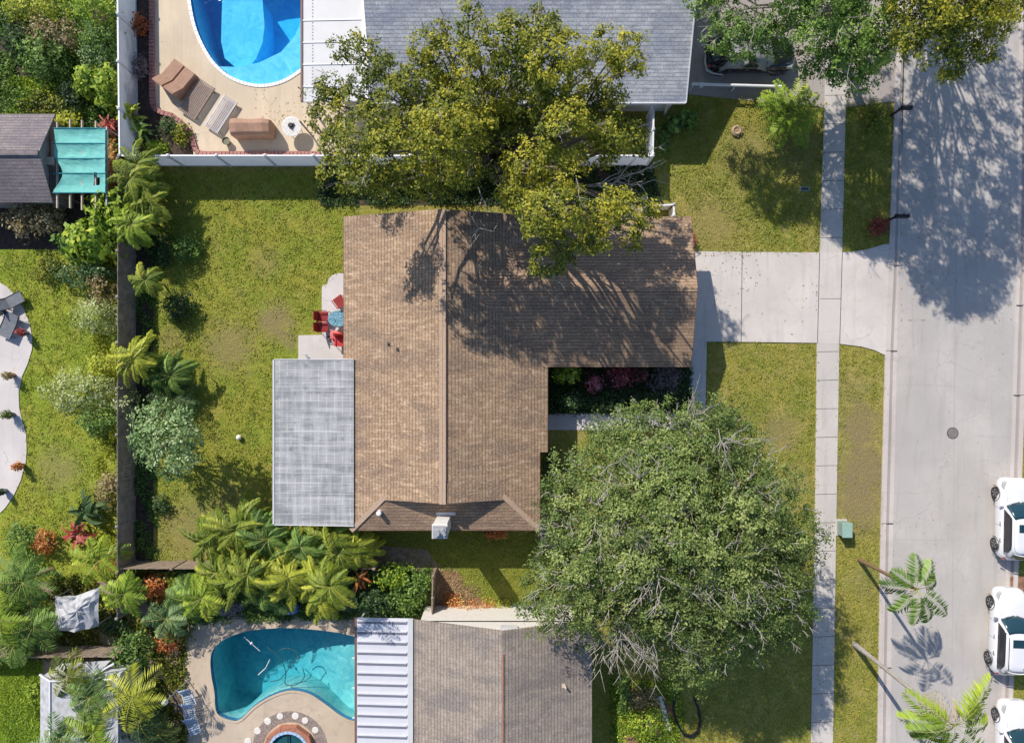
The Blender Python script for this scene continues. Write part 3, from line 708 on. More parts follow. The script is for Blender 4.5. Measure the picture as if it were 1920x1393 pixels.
# ------------------------------------------------------------------ swimming pools
def offset_loop(pts, d):
    c = np.array(pts); a = 0; n = len(c); out = []
    area = sum(c[i][0] * c[(i + 1) % n][1] - c[(i + 1) % n][0] * c[i][1] for i in range(n)); sg = 1 if area > 0 else -1
    for i in range(n):
        t = c[(i + 1) % n] - c[i - 1]; t /= np.linalg.norm(t) + 1e-9; out.append((c[i][0] + sg * t[1] * d, c[i][1] - sg * t[0] * d))
    return out
def pool(label, loop, coping_mat, plaster_, water_, floor, blocks, cop_w=.17, joints=True):
    c = np.mean(loop, 0); t = thing('swimming_pool', label, 'swimming pool', (c[0], c[1], 0))
    mb = MB(); n = len(loop); inn = offset_loop(loop, -.002)
    vs = [(x, y, .07) for x, y in inn] + [(x, y, floor(x, y)) for x, y in inn]
    mb.add(vs, [(i, (i + 1) % n, n + (i + 1) % n, n + i) for i in range(n)]); wall = mb.build('basin_wall', plaster_, t)
    tb_ = MB(); ti_ = offset_loop(loop, -.012)
    tb_.add([(x, y, .03) for x, y in ti_] + [(x, y, -.22) for x, y in ti_], [(i, (i + 1) % n, n + (i + 1) % n, n + i) for i in range(n)]); tb_.build('waterline_tiles', M['bluetile'], t)
    fl = holed('basin_floor', inn, [], 0, plaster_, zf=floor); fl.parent = t
    fl.data.transform(Matrix.Translation((-c[0], -c[1], 0)))
    for poly, z in blocks:
        b = MB(); b.prism(poly, -3.1, z); b.build('step', plaster_, t)
    out = offset_loop(loop, cop_w); mb = MB()
    per = 0.0
    for i in range(n):
        j = (i + 1) % n; a, b_, c1, d = inn[i], inn[j], out[j], out[i]; L_ = math.dist(a, b_)
        k = max(1, round(L_ / .33)) if joints else 1
        for q in range(k):
            u0 = (q + (.05 if joints else 0)) / k; u1 = (q + (.95 if joints else 1)) / k; lp = lambda p, r, u: (p[0] + (r[0] - p[0]) * u, p[1] + (r[1] - p[1]) * u)
            mb.prism([lp(a, b_, u0), lp(a, b_, u1), lp(d, c1, u1), lp(d, c1, u0)], .0, .085)
    mb.build('coping', coping_mat, t)
    w_ = MB(); w_.prism(offset_loop(loop, -.006), -3.3, -.10); w_.build('water', water_, t)
    return t
def clip_in(loop, poly): return poly
pool('bright blue swimming pool with white tile coping beside the chaise longues', POOL_N, M['white'], M['plaster_n'], M['water_n'], lambda x, y: -2.9,
     [(PX((400, -20), (478, -20), (482, 30), (478, 62), (466, 92), (446, 116), (436, 118), (405, 92), (398, 60)), -1.15),
      (PX((405, 119), (440, 120), (480, 112), (522, 92), (548, 62), (566, 20), (590, 0), (611, 40), (599, 98), (560, 131), (530, 149), (497, 157), (465, 154), (432, 141)), -.40)])
pool('teal kidney-shaped swimming pool beside the white ribbed patio roof', POOL_S, M['deck2'], M['plaster_s'], M['water_s'],
     lambda x, y: float(np.interp(x, [W(400, 0)[0], W(520, 0)[0], W(600, 0)[0], W(680, 0)[0]], [-2.8, -2.5, -1.6, -.75])), [], .12, False)
def poolhose():
    t = MB(); k = MB()
    def arc(pts, z=-.08):
        p = PX(*pts); q = []
        for i in range(len(p) - 1):
            p0, p1, p2, p3 = [np.array(p[min(max(i + j, 0), len(p) - 1)]) for j in (-1, 0, 1, 2)]
            for u in np.linspace(0, 1, 6)[:-1]: c = .5 * ((2 * p1) + (-p0 + p2) * u + (2 * p0 - 5 * p1 + 4 * p2 - p3) * u * u + (-p0 + 3 * p1 - 3 * p2 + p3) * u ** 3); q.append((float(c[0]), float(c[1]), z))
        q.append((*p[-1], z)); t.tube(q, .024, 5)
    arc([(500, 1214), (518, 1228), (530, 1245), (535, 1262), (534, 1282), (548, 1286), (562, 1280), (570, 1268), (566, 1252)]); arc([(560, 1232), (545, 1246), (535, 1262), (522, 1275), (505, 1279)], -.10); arc([(521, 1221), (535, 1216), (552, 1221), (562, 1234)], -.09)
    return tag(t.build('pool_hose', M['hose'], smooth=True), 'dark looping vacuum hose floating on the teal pool', 'hose')
poolhose()
mb = MB(); mb.tube([W(458, 1194, .2), W(487, 1220, -.05)], .02, 6); mb.box(W(471, 1205, .1), (.14, .09, .05), .8)
tag(mb.build('pool_brush', M['white']), 'white telescopic pole with cleaning head lying in the teal pool', 'pool pole')
mb = MB(); mb.tube([W(506, 1236, -.06), W(498, 1252, -.07), W(484, 1265, -.08)], .02, 5); tag(mb.build('suction_tube', M['white']), 'short bent white tube floating left of the dark looping hose', 'tube')

WORN = [(*W2(518, 603), 1.0), (*W2(430, 650), 1.1), (*W2(1462, 810), .9), (*W2(1610, 940), 1.4), (*W2(1612, 800), 1.1), (*W2(1620, 870), 1.3), (*W2(1330, 420), 1.0), (*W2(360, 1000), 1.3), (*W2(440, 960), .9), (*W2(110, 880), 1.0)]
def ground_cover(name, label, cat, px_poly, n, leafmats, seed, hmax=.5, leaf=.16, gap=.5):
    "weeds and low growth carpeting a bed, in drifts"
    rg = np.random.default_rng(seed); xs = [p[0] for p in px_poly]; ys = [p[1] for p in px_poly]
    x = rg.uniform(min(xs), max(xs), n); y = rg.uniform(min(ys), max(ys), n)
    ins = np.zeros(n, bool); j = len(px_poly) - 1
    for i in range(len(px_poly)):
        (xi, yi), (xj, yj) = px_poly[i], px_poly[j]
        if yi != yj: ins ^= ((yi > y) != (yj > y)) & (x < (xj - xi) * (y - yi) / (yj - yi) + xi)
        j = i
    wx = (x - 960) / S; wy = (696.5 - y) / S
    dens = np.sin(wx * 1.7 + seed) * np.sin(wy * 1.9 + 2 * seed) + .6 * np.sin(wx * 4.1 + wy * 2.7); ins &= dens > gap * 2 - 1 - .4
    if name == 'grass':
        for (sx, sy, sr) in WORN: ins &= (np.hypot(wx - sx, wy - sy) + rg.normal(0, .35, n)) > sr
    wx, wy, dens = wx[ins], wy[ins], dens[ins]; z = np.clip(.15 + .35 * dens, .05, 1) * hmax * rg.uniform(.2, 1, len(wx)) + .03
    pp = np.repeat(np.stack([wx, wy, z], 1), 5, 0) + rg.normal(size=(len(wx) * 5, 3)) * np.array([.09, .09, .03]); pp[:, 2] = np.maximum(pp[:, 2], .03)
    ti = np.repeat(.45 + rg.normal(0, .09 if name == 'grass' else .2, len(wx)) + (.12 * np.sin(wx * .9 + 1) * np.sin(wy * .7) if name == 'grass' else 0), 5) + rg.normal(0, .1, len(pp))
    o = quad_mesh(name, leaves_at(rg, pp, leaf, .45, .5), ti, leafmats, None); return tag(o, label, cat, kind='stuff')

def feather(label, px, py, h, L_, mat, seed, n, stems, group=None):
    "an areca-like clump: arching fronds of close, drooping leaflets"
    return palm(label, px + (960 - px) * .04, py + (696 - py) * .04, h, mat, seed, n=n + 6, L_=L_, ll=.33, lw=.055, el=(.25, 1.25), droop=1.9, trunk_r=.04, stems=stems, nl=34, vdrop=.8, stem_spread=.6, curl=1.1, sweep=1.0, group=group, bark=M['stalk'])

# ------------------------------------------------------------------ main house
H = thing('house', 'L-shaped house with brown shingle roof and white chimney', 'house', (-3.3, 0, 0))
zr = 2.6 + 5.09 / 3; zl = 2.737; ZG = 3.33
rf = MB()
rf.slab([(-3.3, 7.72, zr), (-3.3, -6.28, zr), (-.4, -6.28, ZG), (-.4, -6.1, ZG), (1.38, -7.88, zl), (1.38, -4.01, zl), (1.79, -4.01, 2.6), (1.79, 7.72, 2.6)], .12)
rf.slab([(-3.3, 7.72, zr), (-8.39, 7.72, 2.6), (-8.39, -3.6, 2.6), (-7.98, -3.6, zl), (-7.98, -7.88, zl), (-6.2, -6.1, ZG), (-6.2, -6.28, ZG), (-3.3, -6.28, zr)], .12)
roof = rf.build('roof', M['sh_ns'], H)
rf = MB(); rf.slab([(-7.98, -7.88, zl - .002), (1.38, -7.88, zl - .002), (-.4, -6.1, ZG), (-6.2, -6.1, ZG)], .12); rf.build('hip_roof', M['sh_ew'], H)
zw = 2.6 + 3.74 / 3
rf = MB(); rf.slab([(8.93, .24, 2.6), (8.93, 3.98, zw), (-1.95, 3.98, zw), (1.79, .24, 2.6)], .12); rf.slab([(8.93, 7.722, 2.6), (8.93, 3.98, zw), (-1.95, 3.98, zw), (1.79, 7.722, 2.6)], .12)
wing = rf.build('wing_roof', M['sh_ew'], H)
rc = MB()
for a, b, s_ in (((-3.3, 7.7, zr), (-3.3, -6.3, zr), 0),):
    a = Vector(a); b = Vector(b); n = int((b - a).length / .22)
    for k in range(n):
        p = a.lerp(b, (k + .5) / n); d = (.16, .235) if s_ == 0 else (.235, .16)
        for sg in (-1, 1):
            q = (p.x + sg * .075, p.y, p.z + .015 + .002 * (k % 2)) if s_ == 0 else (p.x, p.y + sg * .075, p.z + .015 + .002 * (k % 2))
            rc.box(q, (*d, .03))
rc.build('ridge_cap', M['ridge'], H)
rc = MB()
for k in range(48):
    q = Vector((8.82 - .224 * k, 3.98, zw - .026 + .002 * (k % 2)))
    for sg in (-1, 1): rc.box((q.x, q.y + sg * .065, q.z), (.235, .14, .02))
rc.build('ridge_cap', M['sh_ew'], H)
rc = MB()
for a, b in (((1.40, -7.90, zl), (-.4, -6.1, ZG)), ((-8.0, -7.90, zl), (-6.2, -6.1, ZG))): rc = MB(); rc.bar((a[0], a[1], a[2] + .012), (b[0], b[1], b[2] + .012), .24, .03); rc.build('hip_cap', M['ridge'], H)
rv = MB(); rv.box((-3.14, -.9, zr + .0), (.035, 12.0 * .72, .05)); rv.build('ridge_vent', M['fascia'], H)

g = MB(); g.add([(-6.1, -6.12, ZG - .1), (-.5, -6.12, ZG - .1), (-3.3, -6.12, zr - .06), (-6.1, -6.02, ZG - .1), (-.5, -6.02, ZG - .1), (-3.3, -6.02, zr - .06)], [(0, 1, 2), (5, 4, 3), (0, 3, 4, 1), (1, 4, 5, 2), (2, 5, 3, 0)])
g.build('gable_wall', M['stucco_tan'], H)
wl = MB(); wl.prism([(-7.85, -7.3), (.85, -7.3), (.85, -4.3), (1.25, -4.3), (1.25, .75), (8.5, .75), (8.5, 7.2), (-7.85, 7.2)], 0, 2.5); wall = wl.build('wall', M['stucco_tan'], H)
gd = MB(); gd.box((8.53, 3.5, 1.1), (.06, 4.8, 2.15))
for k in range(4): gd.box((8.57, 3.5, .3 + .53 * k), (.04, 4.7, .46))
gd.build('garage_door', M['white'], H)
for c, d in (((1.28, -1.0, 1.4), (.06, 1.6, 1.2)), ((-2, -7.33, 1.4), (1.5, .06, 1.1)), ((-7.88, 5, 1.4), (.06, 1.6, 1.2))):
    wn = MB(); wn.box(c, d); wn.box((c[0] + (.02 if c[0] > 0 else -.02) * (d[0] < .1), c[1] - .02 * (d[1] < .1), c[2]), tuple(x + .12 if x > .5 else x for x in d)); wn.build('window', [M['glass_side']], H)
dr = MB(); dr.box((1.28, -2.3, 1.05), (.08, .95, 2.05)); dr.build('front_door', M['dred'], H)
fa = MB()
for a, b in (((1.80, 7.72), (1.80, 7.0)), ((1.39, -7.88), (1.39, -4.01)), ((8.94, .23), (1.8, .23)), ((1.39, -7.895), (-7.99, -7.895)), ((-8.40, 7.72), (-8.40, -3.6))):
    z = 2.52 if abs(a[0]) > 1.5 and a[1] > 0 else 2.65
    fa = MB(); fa.bar((*a, z - .02), (*b, z - .02), .03, .18); fa.build('fascia', M['fascia'], H)
fa = MB(); fa.bar((8.945, .24, 2.50), (8.945, 3.98, zw - .1), .03, .18); fa.bar((8.945, 3.98, zw - .1), (8.945, 7.72, 2.50), .03, .18)
fa.build('fascia', M['fascia'], H)
# chimney: white stack with a cap, flues
cx, cy = -3.36, -7.42
ch = MB(); ch.box((cx, cy, 3.9), (.66, .62, 2.3)); ch.box((cx, cy, 5.02), (.72, .68, .08)); chim = ch.build('chimney', M['chim'], H, bevel=.01)
cc = MB(); cc.box((cx, cy, 5.18), (.62, .56, .10)); cc.lathe((cx - .12, cy, 5.23), [(.13, 0), (.13, .22), (.16, .23), (.16, .27)], 14); cc.box((cx + .2, cy, 5.30), (.14, .30, .16), .5); cc.build('chimney_cap', M['steel'], chim)
sb = MB(); sb.box((cx + .1, cy + .42, 3.0), (.95, .16, .10)); sb.build('flashing', M['white'], chim)
# vents on the roof
def pipe(x, y, h, mat, r=.045):
    z = zr - abs(x + 3.3) / 3 if y > -6.2 else zl + (y + 7.88) / 3
    m = MB(); m.lathe((x, y, z - .05), [(r, 0), (r, h), (r * .7, h + .01)], 10); m.box((x, y, z + .02), (.16, .16, .01)); return m.build('vent_pipe', mat, H)
for px, py in ((728, 645), (746, 655), (1128, 490)):
    x, y, _ = W(px, py, 3.5); pipe(x, y, .18, M['iron'], .035)
x, y, _ = W(711, 961, 3.25); pipe(x, y, .42, M['white'], .12)
# patio roof of white panels along the west side
pr = MB(); x0, y1 = W(513, 675, 2.75)[:2]; x1, y0 = W(663, 985, 2.95)[:2]
nn = 15; 
pr.slab([(x0, y0, 2.62), (x1, y0, 2.90), (x1, y1, 2.90), (x0, y1, 2.62)], .06)
pat = pr.build('patio_roof', M['proof'], H)
sm = MB()
for k in range(1, 16):
    y = y0 + (y1 - y0) * k / 16; sm.bar((x0, y, 2.628), (x1, y, 2.908), .025, .012)
sm.build('panel_seam', simple('white_seam', (.56, .56, .56), .5, .1), pat)
gt = MB(); gt.bar((x0 - .04, y0, 2.60), (x0 - .04, y1, 2.60), .09, .12); gt.bar((x0, y0 - .03, 2.60), (x1, y0 - .03, 2.88), .05, .10); gt.bar((x0, y1 + .03, 2.60), (x1, y1 + .03, 2.88), .05, .10); gt.build('gutter', M['whiteroof'], pat)
for y in (y0 + .15, (y0 + y1) / 2, y1 - .15):
    p_ = MB(); p_.box((x0 + .1, y, 1.27), (.09, .09, 2.54)); p_.build('post', M['white'], pat)

# ------------------------------------------------------------------ grey-roofed house to the north
NH = thing('house', 'house with pale grey shingle roof and white lanai roof at top', 'house', (0, 19, 0))
ez, pt = 2.42, .45; ye = 13.47; yr = 19.5; zr2 = ez + (yr - ye) * pt
rf = MB(); rf.slab([(-7.05, ye, ez), (8.71, ye, ez), (8.71, yr, zr2), (-7.05, yr, zr2)], .12); rf.slab([(-7.05, 2 * yr - ye, ez), (8.71, 2 * yr - ye, ez), (8.71, yr, zr2), (-7.05, yr, zr2)], .12); rf.build('roof', M['gsh_ew'], NH)
wl = MB(); wl.prism([(-6.8, ye + .45), (8.35, ye + .45), (8.35, 25), (-6.8, 25)], 0, 2.4)
wl.add([(8.30, ye + .45, 2.3), (8.30, 25, 2.3), (8.30, yr, zr2 - .15), (8.2, ye + .45, 2.3), (8.2, 25, 2.3), (8.2, yr, zr2 - .15)], [(0, 1, 2), (5, 4, 3), (0, 3, 4, 1), (1, 4, 5, 2), (2, 5, 3, 0)]); wl.build('wall', M['stucco'], NH)
fa = MB(); fa.bar((-7.05, ye - .02, ez - .04), (8.71, ye - .02, ez - .04), .04, .15); fa.build('fascia', M['white'], NH); fa = MB(); fa.bar((8.73, ye, ez - .02), (8.73, yr, zr2 - .02), .04, .16); fa.build('fascia', M['white'], NH)
for x in (-4, 0, 4.5):
    wn = MB(); wn.box((x, ye + .43, 1.4), (1.4, .06, 1.1)); wn.box((x, ye + .40, .8), (1.6, .08, .06)); wn.build('window', M['glass_side'], NH)
lx0 = W(567.5, 0, 2.6)[0]; lr = MB(); lr.slab([(lx0, 13.45, 2.58), (-7.08, 13.45, 2.72), (-7.08, 24, 2.72), (lx0, 24, 2.58)], .08); lan = lr.build('lanai_roof', M['whiteroof'], NH)
sm = MB()
for k in range(9):
    y = 13.45 + 1.1 * k + .75; sm.bar((lx0, y, 2.60), (-7.2, y, 2.735), .05, .03)
sm.bar((-7.3, 13.45, 2.75), (-7.3, 24, 2.75), .32, .05); sm.build('panel_seam', M['white'], lan)
sm = MB(); sm.box((lx0 + .50, 17.2, 2.594), (.05, 7.0, .008))
for k in range(44): sm.box((lx0 + .50, 13.7 + .16 * k, 2.603), (.06, .06, .012))
sm.build('screw_strip', M['dgrey'], lan)
gt = MB(); gt.bar((lx0 - .05, 13.45, 2.56), (lx0 - .05, 24, 2.56), .10, .14); gt.build('gutter', M['fascia'], lan)
for y in (13.6, 16.5, 19.5):
    p_ = MB(); p_.box((lx0 + .1, y, 1.25), (.08, .08, 2.5)); p_.build('post', M['white'], lan)
pb = MB(); pb.bar(W(1252, 190, 2.3), W(1246, 216, .05), .13, .13); pb.build('downpipe', M['paleboard'], NH)

# ------------------------------------------------------------------ taupe-roofed house to the south
SH = thing('house', 'house with taupe shingle roof, red ridge line and white ribbed patio roof at bottom', 'house', (-.45, -16, 0))
zs = 2.6 + 4.44 * .35
for side, nm in ((-1, 'roof'), (1, 'roof')):
    pass
rf = MB(); rf.slab([(-.455, -12.38, zs), (-4.9, -12.38, 2.6), (-4.9, -27, 2.6), (-.455, -27, zs)], .12); rf.slab([(-.455, -12.38, zs), (3.99, -12.38, 2.6), (3.99, -27, 2.6), (-.455, -27, zs)], .12); srf = rf.build('roof', M['ssh_ns'], SH)
rc = MB(); rc.box((-.43, -20.2, zs + .02), (.055, 13.5, .04)); rc.build('ridge_cap', M['terracotta'], SH)
wl = MB(); wl.prism([(-4.6, -12.5), (3.6, -12.5), (3.6, -26.8), (-4.6, -26.8)], 0, 2.55)
wl.add([(-4.75, -12.5, 2.4), (3.8, -12.5, 2.4), (-.455, -12.5, zs - .14), (-4.75, -12.6, 2.4), (3.8, -12.6, 2.4), (-.455, -12.6, zs - .14)], [(0, 1, 2), (5, 4, 3), (0, 3, 4, 1), (1, 4, 5, 2), (2, 5, 3, 0)]); wl.build('wall', M['stucco'], SH)
gv = MB(); gv.box((-.15, -12.44, 3.55), (.8, .14, .42)); gv.box((-.15, -12.5, 3.78), (.9, .3, .05)); gv.build('gable_vent', M['whiteroof'], SH)
x, y, _ = W(1060, 1286, 3.1); vp = MB(); z = zs - abs(x + .455) * .35; vp.lathe((x, y, z - .05), [(.05, 0), (.05, .32), (.03, .33)], 10); vp.box((x - .12, y + .03, z + .05), (.22, .2, .03)); vp.build('vent_pipe', M['paleboard'], SH)
px0 = W(668, 0, 2.5)[0]; pcv = MB(); pcv.slab([(px0, -12.32, 2.46), (-4.92, -12.32, 2.62), (-4.92, -27, 2.62), (px0, -27, 2.46)], .05); pc = pcv.build('patio_roof', M['rib'], SH)
sm = MB()
for k in range(28):
    y = -12.55 - .52 * k; sm.bar((px0 + .05, y, 2.49), (-5.25, y, 2.64), .075, .012)
sm.build('rib_shade_strip', M['dgrey'], pc)  # dark strip below each rib, standing in for the rib's shadow
sm = MB()
for k in range(28):
    y = -12.50 - .52 * k + .05; sm.bar((px0 + .05, y, 2.50), (-5.25, y, 2.65), .06, .05)
sm.build('standing_rib', M['rib'], pc)
gt = MB(); gt.bar((px0 - .04, -12.30, 2.43), (px0 - .04, -27, 2.43), .09, .12); gt.build('gutter', M['fascia'], pc)
gt = MB(); gt.bar((-5.05, -12.32, 2.67), (-5.05, -27, 2.67), .24, .06); gt.build('flashing', M['whiteroof'], pc)
for k in range(4):
    p_ = MB(); p_.box((px0 + .1, -12.6 - 2.7 * k, 1.2), (.08, .08, 2.4)); p_.build('post', M['white'], pc)
for px, py in ((668, 1233), (668, 1289), (668, 1345)):
    b = MB(); x, y, _ = W(px, py, 2.4); b.box((x - .1, y, 2.4), (.2, .05, .05)); b.build('bracket', M['white'], pc)

# ------------------------------------------------------------------ sheds
SD = thing('shed', 'grey-brown gabled shed next to the teal shade canopy', 'shed', (-25, 10.8, 0))
rz_ = 3.05; ya, yb = 13.02, 8.55
rf = MB(); rf.slab([(-34, ya, 2.1), (-23.12, ya, 2.1), (-23.32, 10.78, rz_), (-34, 10.78, rz_)], .08); rf.slab([(-34, yb, 2.1), (-23.25, yb, 2.1), (-23.32, 10.78, rz_), (-34, 10.78, rz_)], .08); rf.build('roof', M['ssh_ew'], SD)
wl = MB(); wl.prism([(-34, ya - .2), (-23.45, ya - .2), (-23.45, yb + .2), (-34, yb + .2)], 0, 2.05)
wl.add([(-23.45, ya - .2, 2.0), (-23.45, yb + .2, 2.0), (-23.45, 10.78, rz_ - .1), (-23.6, ya - .2, 2.0), (-23.6, yb + .2, 2.0), (-23.6, 10.78, rz_ - .1)], [(0, 1, 2), (5, 4, 3), (0, 3, 4, 1), (1, 4, 5, 2), (2, 5, 3, 0)]); wl.build('wall', M['fence_wood'], SD)
rc = MB(); rc.box((-28.7, 10.78, rz_ + .02), (10.7, .25, .04)); rc.build('ridge_cap', M['ssh_ew'], SD)
dd = MB(); dd.box((-23.42, 11.3, 1.0), (.05, .9, 1.9)); dd.build('door', M['paleboard'], SD)
bx = MB(); bx.box((-23.28, 10.6, 2.2), (.4, .35, .25)); tag(bx.build('wall_box', M['paleboard'], SD))

PG = thing('shade_canopy', 'teal cloth shade canopy over a timber frame beside the grey shed', 'canopy', (-21.8, 10.5, 0))
bx0, bx1 = -23.1, -20.5; by0, by1 = 9.0, 12.25
rg = np.random.default_rng(5); nx, ny = 16, 26; vs = []; fs = []
lines = [0, .235, .47, .70, 1.0]
for j in range(ny):
    v = j / (ny - 1)
    for i in range(nx):
        u = i / (nx - 1); k = max(q for q in lines if q <= v + 1e-9); k2 = min([q for q in lines if q > v + 1e-9] or [1.0]); tt = (v - k) / max(1e-6, k2 - k)
        left = bx0 + (.45 * math.sin(pi * min(1, max(0, (v - .45) / .5))) if v > .45 else .02)
        x = left + (bx1 - left) * u; sag = .10 * math.sin(pi * tt) * math.sin(pi * u) ** .5 if 0 < u < 1 else 0
        vs.append((x, by1 - (by1 - by0) * v, 2.26 - sag + rg.normal(0, .008)))
for j in range(ny - 1):
    for i in range(nx - 1):
        if 11 <= i <= 12 and 17 <= j <= 21 and (j - 17) >= (i - 11) * 2: continue
        fs.append((j * nx + i, j * nx + i + 1, (j + 1) * nx + i + 1, (j + 1) * nx + i))
cl = MB(); cl.add(vs, fs); clo = cl.build('cloth', M['teal'], PG); so = clo.modifiers.new('thick', 'SOLIDIFY'); so.thickness = .012
cl = MB(); cl.slab([(bx0 - .02, by1 - 1.1, 2.12), (bx0 + .42, by1 - 1.9, 1.5), (bx0 + .45, by0 + .2, 1.4), (bx0 - .02, by0, 2.1)], .01); cl.build('side_curtain', M['dteal'], PG)
for x, a, b in ((-23.0, by0 - .75, by1 + .35), (-22.35, by0 - .75, by1 + .5), (-21.75, by0 - .85, by1 + .45), (-21.05, by0 - .9, by1 + .4), (-20.5, by0 - .6, by1 + .1)):
    m = MB(); m.box((x, (a + b) / 2, 2.14 - .04), (.06, b - a, .13)); m.build('rafter', M['steel'] if x == -20.5 else M['paleboard'], PG)
for y in (by0, by1, *[by1 - (by1 - by0) * q for q in lines[1:4]]):
    m = MB(); m.box(((bx0 + bx1) / 2, y, 2.235 + (.03 if y not in (by0, by1) else .03)), (bx1 - bx0 + .1, .04, .03)); m.build('batten', M['dteal'], PG)
for x, y in ((bx0, by0), (bx1, by0), (bx0, by1), (bx1, by1)):
    m = MB(); m.box((x, y, 1.05), (.09, .09, 2.1)); m.build('post', M['wood'], PG)

S2 = thing('shed', 'white-walled flat-topped shed among palms in the bottom left corner', 'shed', (-22, -18.5, 0))
m = MB(); a = W(78, 1268, 2.3); b = W(215, 1268, 2.3); m.prism([(a[0], a[1]), (b[0] + .2, b[1] + .1), (b[0] + .2, -24), (a[0], -24)], 0, 2.2); m.build('wall', M['whiteroof'], S2)
m = MB(); m.slab([(a[0] + .6, a[1] - .1, 2.55), (b[0] + .3, b[1] + .0, 2.55), (b[0] + .3, -24, 2.55), (a[0] + .6, -24, 2.55)], .08); m.slab([(a[0] - .1, a[1] + .1, 2.25), (a[0] + .6, a[1] - .1, 2.56), (a[0] + .6, -24, 2.56), (a[0] - .1, -24, 2.25)], .08); m.build('roof', M['tarpw'], S2)
m = MB(); m.bar((a[0] - .1, a[1] + .1, 2.3), (a[0] + .6, a[1] - .1, 2.6), .07, .06); m.bar((a[0] + .6, a[1] - .1, 2.6), (b[0] + .3, b[1], 2.6), .07, .06); m.bar((a[0] + .6, a[1] - .1, 2.6), (a[0] + .6, -24, 2.6), .06, .04); m.build('roof_trim', M['white'], S2)
m = MB(); m.slab([(*W2(92, 1262, 2.0), 1.9), (*W2(112, 1246, 2.0), 1.9), (*W2(205, 1240, 2.0), 1.9), (*W2(180, 1264, 2.0), 1.9)], .06); m.build('ramp', M['whiteroof'], S2); m = MB(); m.bar(W(170, 1268, 2.3), W(214, 1243, 2.3), .08, .06); m.build('porch_rail', M['white'], S2)
TP = thing('tarpaulin_shelter', 'crumpled pale grey tarpaulin shelter between palms near the bottom left', 'shelter', (*W2(145, 1138, 1.8), 0))
pts = [(100, 1118), (140, 1118), (188, 1100), (184, 1130), (182, 1175), (140, 1185), (98, 1182)]
rg = np.random.default_rng(9); c0 = W(143, 1145, 2.2); vs = [c0]; rings = 5
for r_ in range(1, rings + 1):
    for px, py in [(pts[i][0] + (pts[(i + 1) % 7][0] - pts[i][0]) * u, pts[i][1] + (pts[(i + 1) % 7][1] - pts[i][1]) * u) for i in range(7) for u in (0, .33, .66)]:
        t_ = r_ / rings; q = W(px, py, 1.7); vs.append((c0[0] + (q[0] - c0[0]) * t_, c0[1] + (q[1] - c0[1]) * t_, 2.1 - .5 * t_ * t_ + rg.normal(0, .06)))
fs = [(0, 1 + i, 1 + (i + 1) % 21) for i in range(21)] + [(1 + 21 * r_ + i, 1 + 21 * r_ + (i + 1) % 21, 22 + 21 * r_ + (i + 1) % 21, 22 + 21 * r_ + i) for r_ in range(rings - 1) for i in range(21)]
m = MB(); m.add(vs, fs); o = m.build('tarpaulin', M['tarpw'], TP); sm_ = o.modifiers.new('t', 'SOLIDIFY'); sm_.thickness = .02
for px, py in ((102, 1120), (186, 1104), (180, 1172), (102, 1178)):
    q = W(px, py, 1.6); m = MB(); m.tube([(q[0], q[1], 0), (q[0], q[1], 1.65)], .035, 6); m.build('pole', M['steel'], TP)

# ------------------------------------------------------------------ fences
def fence(label, pts, h, mat, post_mat, post_every=2.4, vinyl=True, cap=None, boards=None, skip_first_post=False):
    c = ((pts[0][0] + pts[-1][0]) / 2, (pts[0][1] + pts[-1][1]) / 2, 0)
    t = thing('fence', label, 'fence', c)
    pn = MB(); rl = MB()
    for (a, b) in zip(pts[:-1], pts[1:]):
        a = Vector((*a, 0)); b = Vector((*b, 0)); L_ = (b - a).length
        if vinyl:
            pn.bar((a.x, a.y, h / 2), (b.x, b.y, h / 2), .02, h - .1); rl.bar((a.x, a.y, h - .04), (b.x, b.y, h - .04), .08, .10); rl.bar((a.x, a.y, .1), (b.x, b.y, .1), .06, .12)
        else:
            n = int(L_ / .15); rd = random.Random(int(L_ * 10)); d = (b - a).normalized(); s_ = Vector((d.y, -d.x, 0)); rz = math.atan2(d.y, d.x)
            for k in range(n):
                p = a.lerp(b, (k + .5) / n) + s_ * rd.uniform(-.006, .006); hh = h + rd.uniform(-.03, .015)
                pn.box((p.x, p.y, hh / 2 + .02), (L_ / n * .95, .022, hh - .04), rz)
            for z in (.35, h * .55, h - .25): rl.bar((a.x + s_.x * .05, a.y + s_.y * .05, z), (b.x + s_.x * .05, b.y + s_.y * .05, z), .05, .09)
    pn.build('panel', mat, t); rl.build('rail', post_mat, t)
    for (a, b) in zip(pts[:-1], pts[1:]):
        a = Vector((*a, 0)); b = Vector((*b, 0)); n = max(1, round((b - a).length / post_every))
        for k in range(n + 1):
            p = a.lerp(b, k / n); m = MB(); m.box((p.x, p.y, h / 2 + .03), (.11, .11, h + .06)); m.add([(p.x - .07, p.y - .07, h + .06), (p.x + .07, p.y - .07, h + .06), (p.x + .07, p.y + .07, h + .06), (p.x - .07, p.y + .07, h + .06), (p.x, p.y, h + .11)], [(3, 2, 1, 0), (0, 1, 4), (1, 2, 4), (2, 3, 4), (3, 0, 4)])
            m.build('post', post_mat, t)
    return t
fh = 1.85
A = W2(222, -150, fh); B = W2(224, 292, fh); C = W2(1224, 292, fh); D = W2(1226, 196, fh)
fence('long white vinyl fence along the left and bottom of the bright blue pool yard', [(A[0] - .1, A[1]), B, C], fh, M['vinyl'], M['white'])
fence('short white vinyl fence reaching down from the grey roof to the long fence corner', [(C[0], C[1] + .06), D], fh, M['vinyl'], M['white'], 1.2)
fx = W2(219, 0, 1.8)[0]
fence('dark weathered board fence along the left side of the back lawn', [(fx + .05, B[1] - .15), (fx, -12.6)], 1.8, M['fence_wood'], M['fence_wood'], vinyl=False)
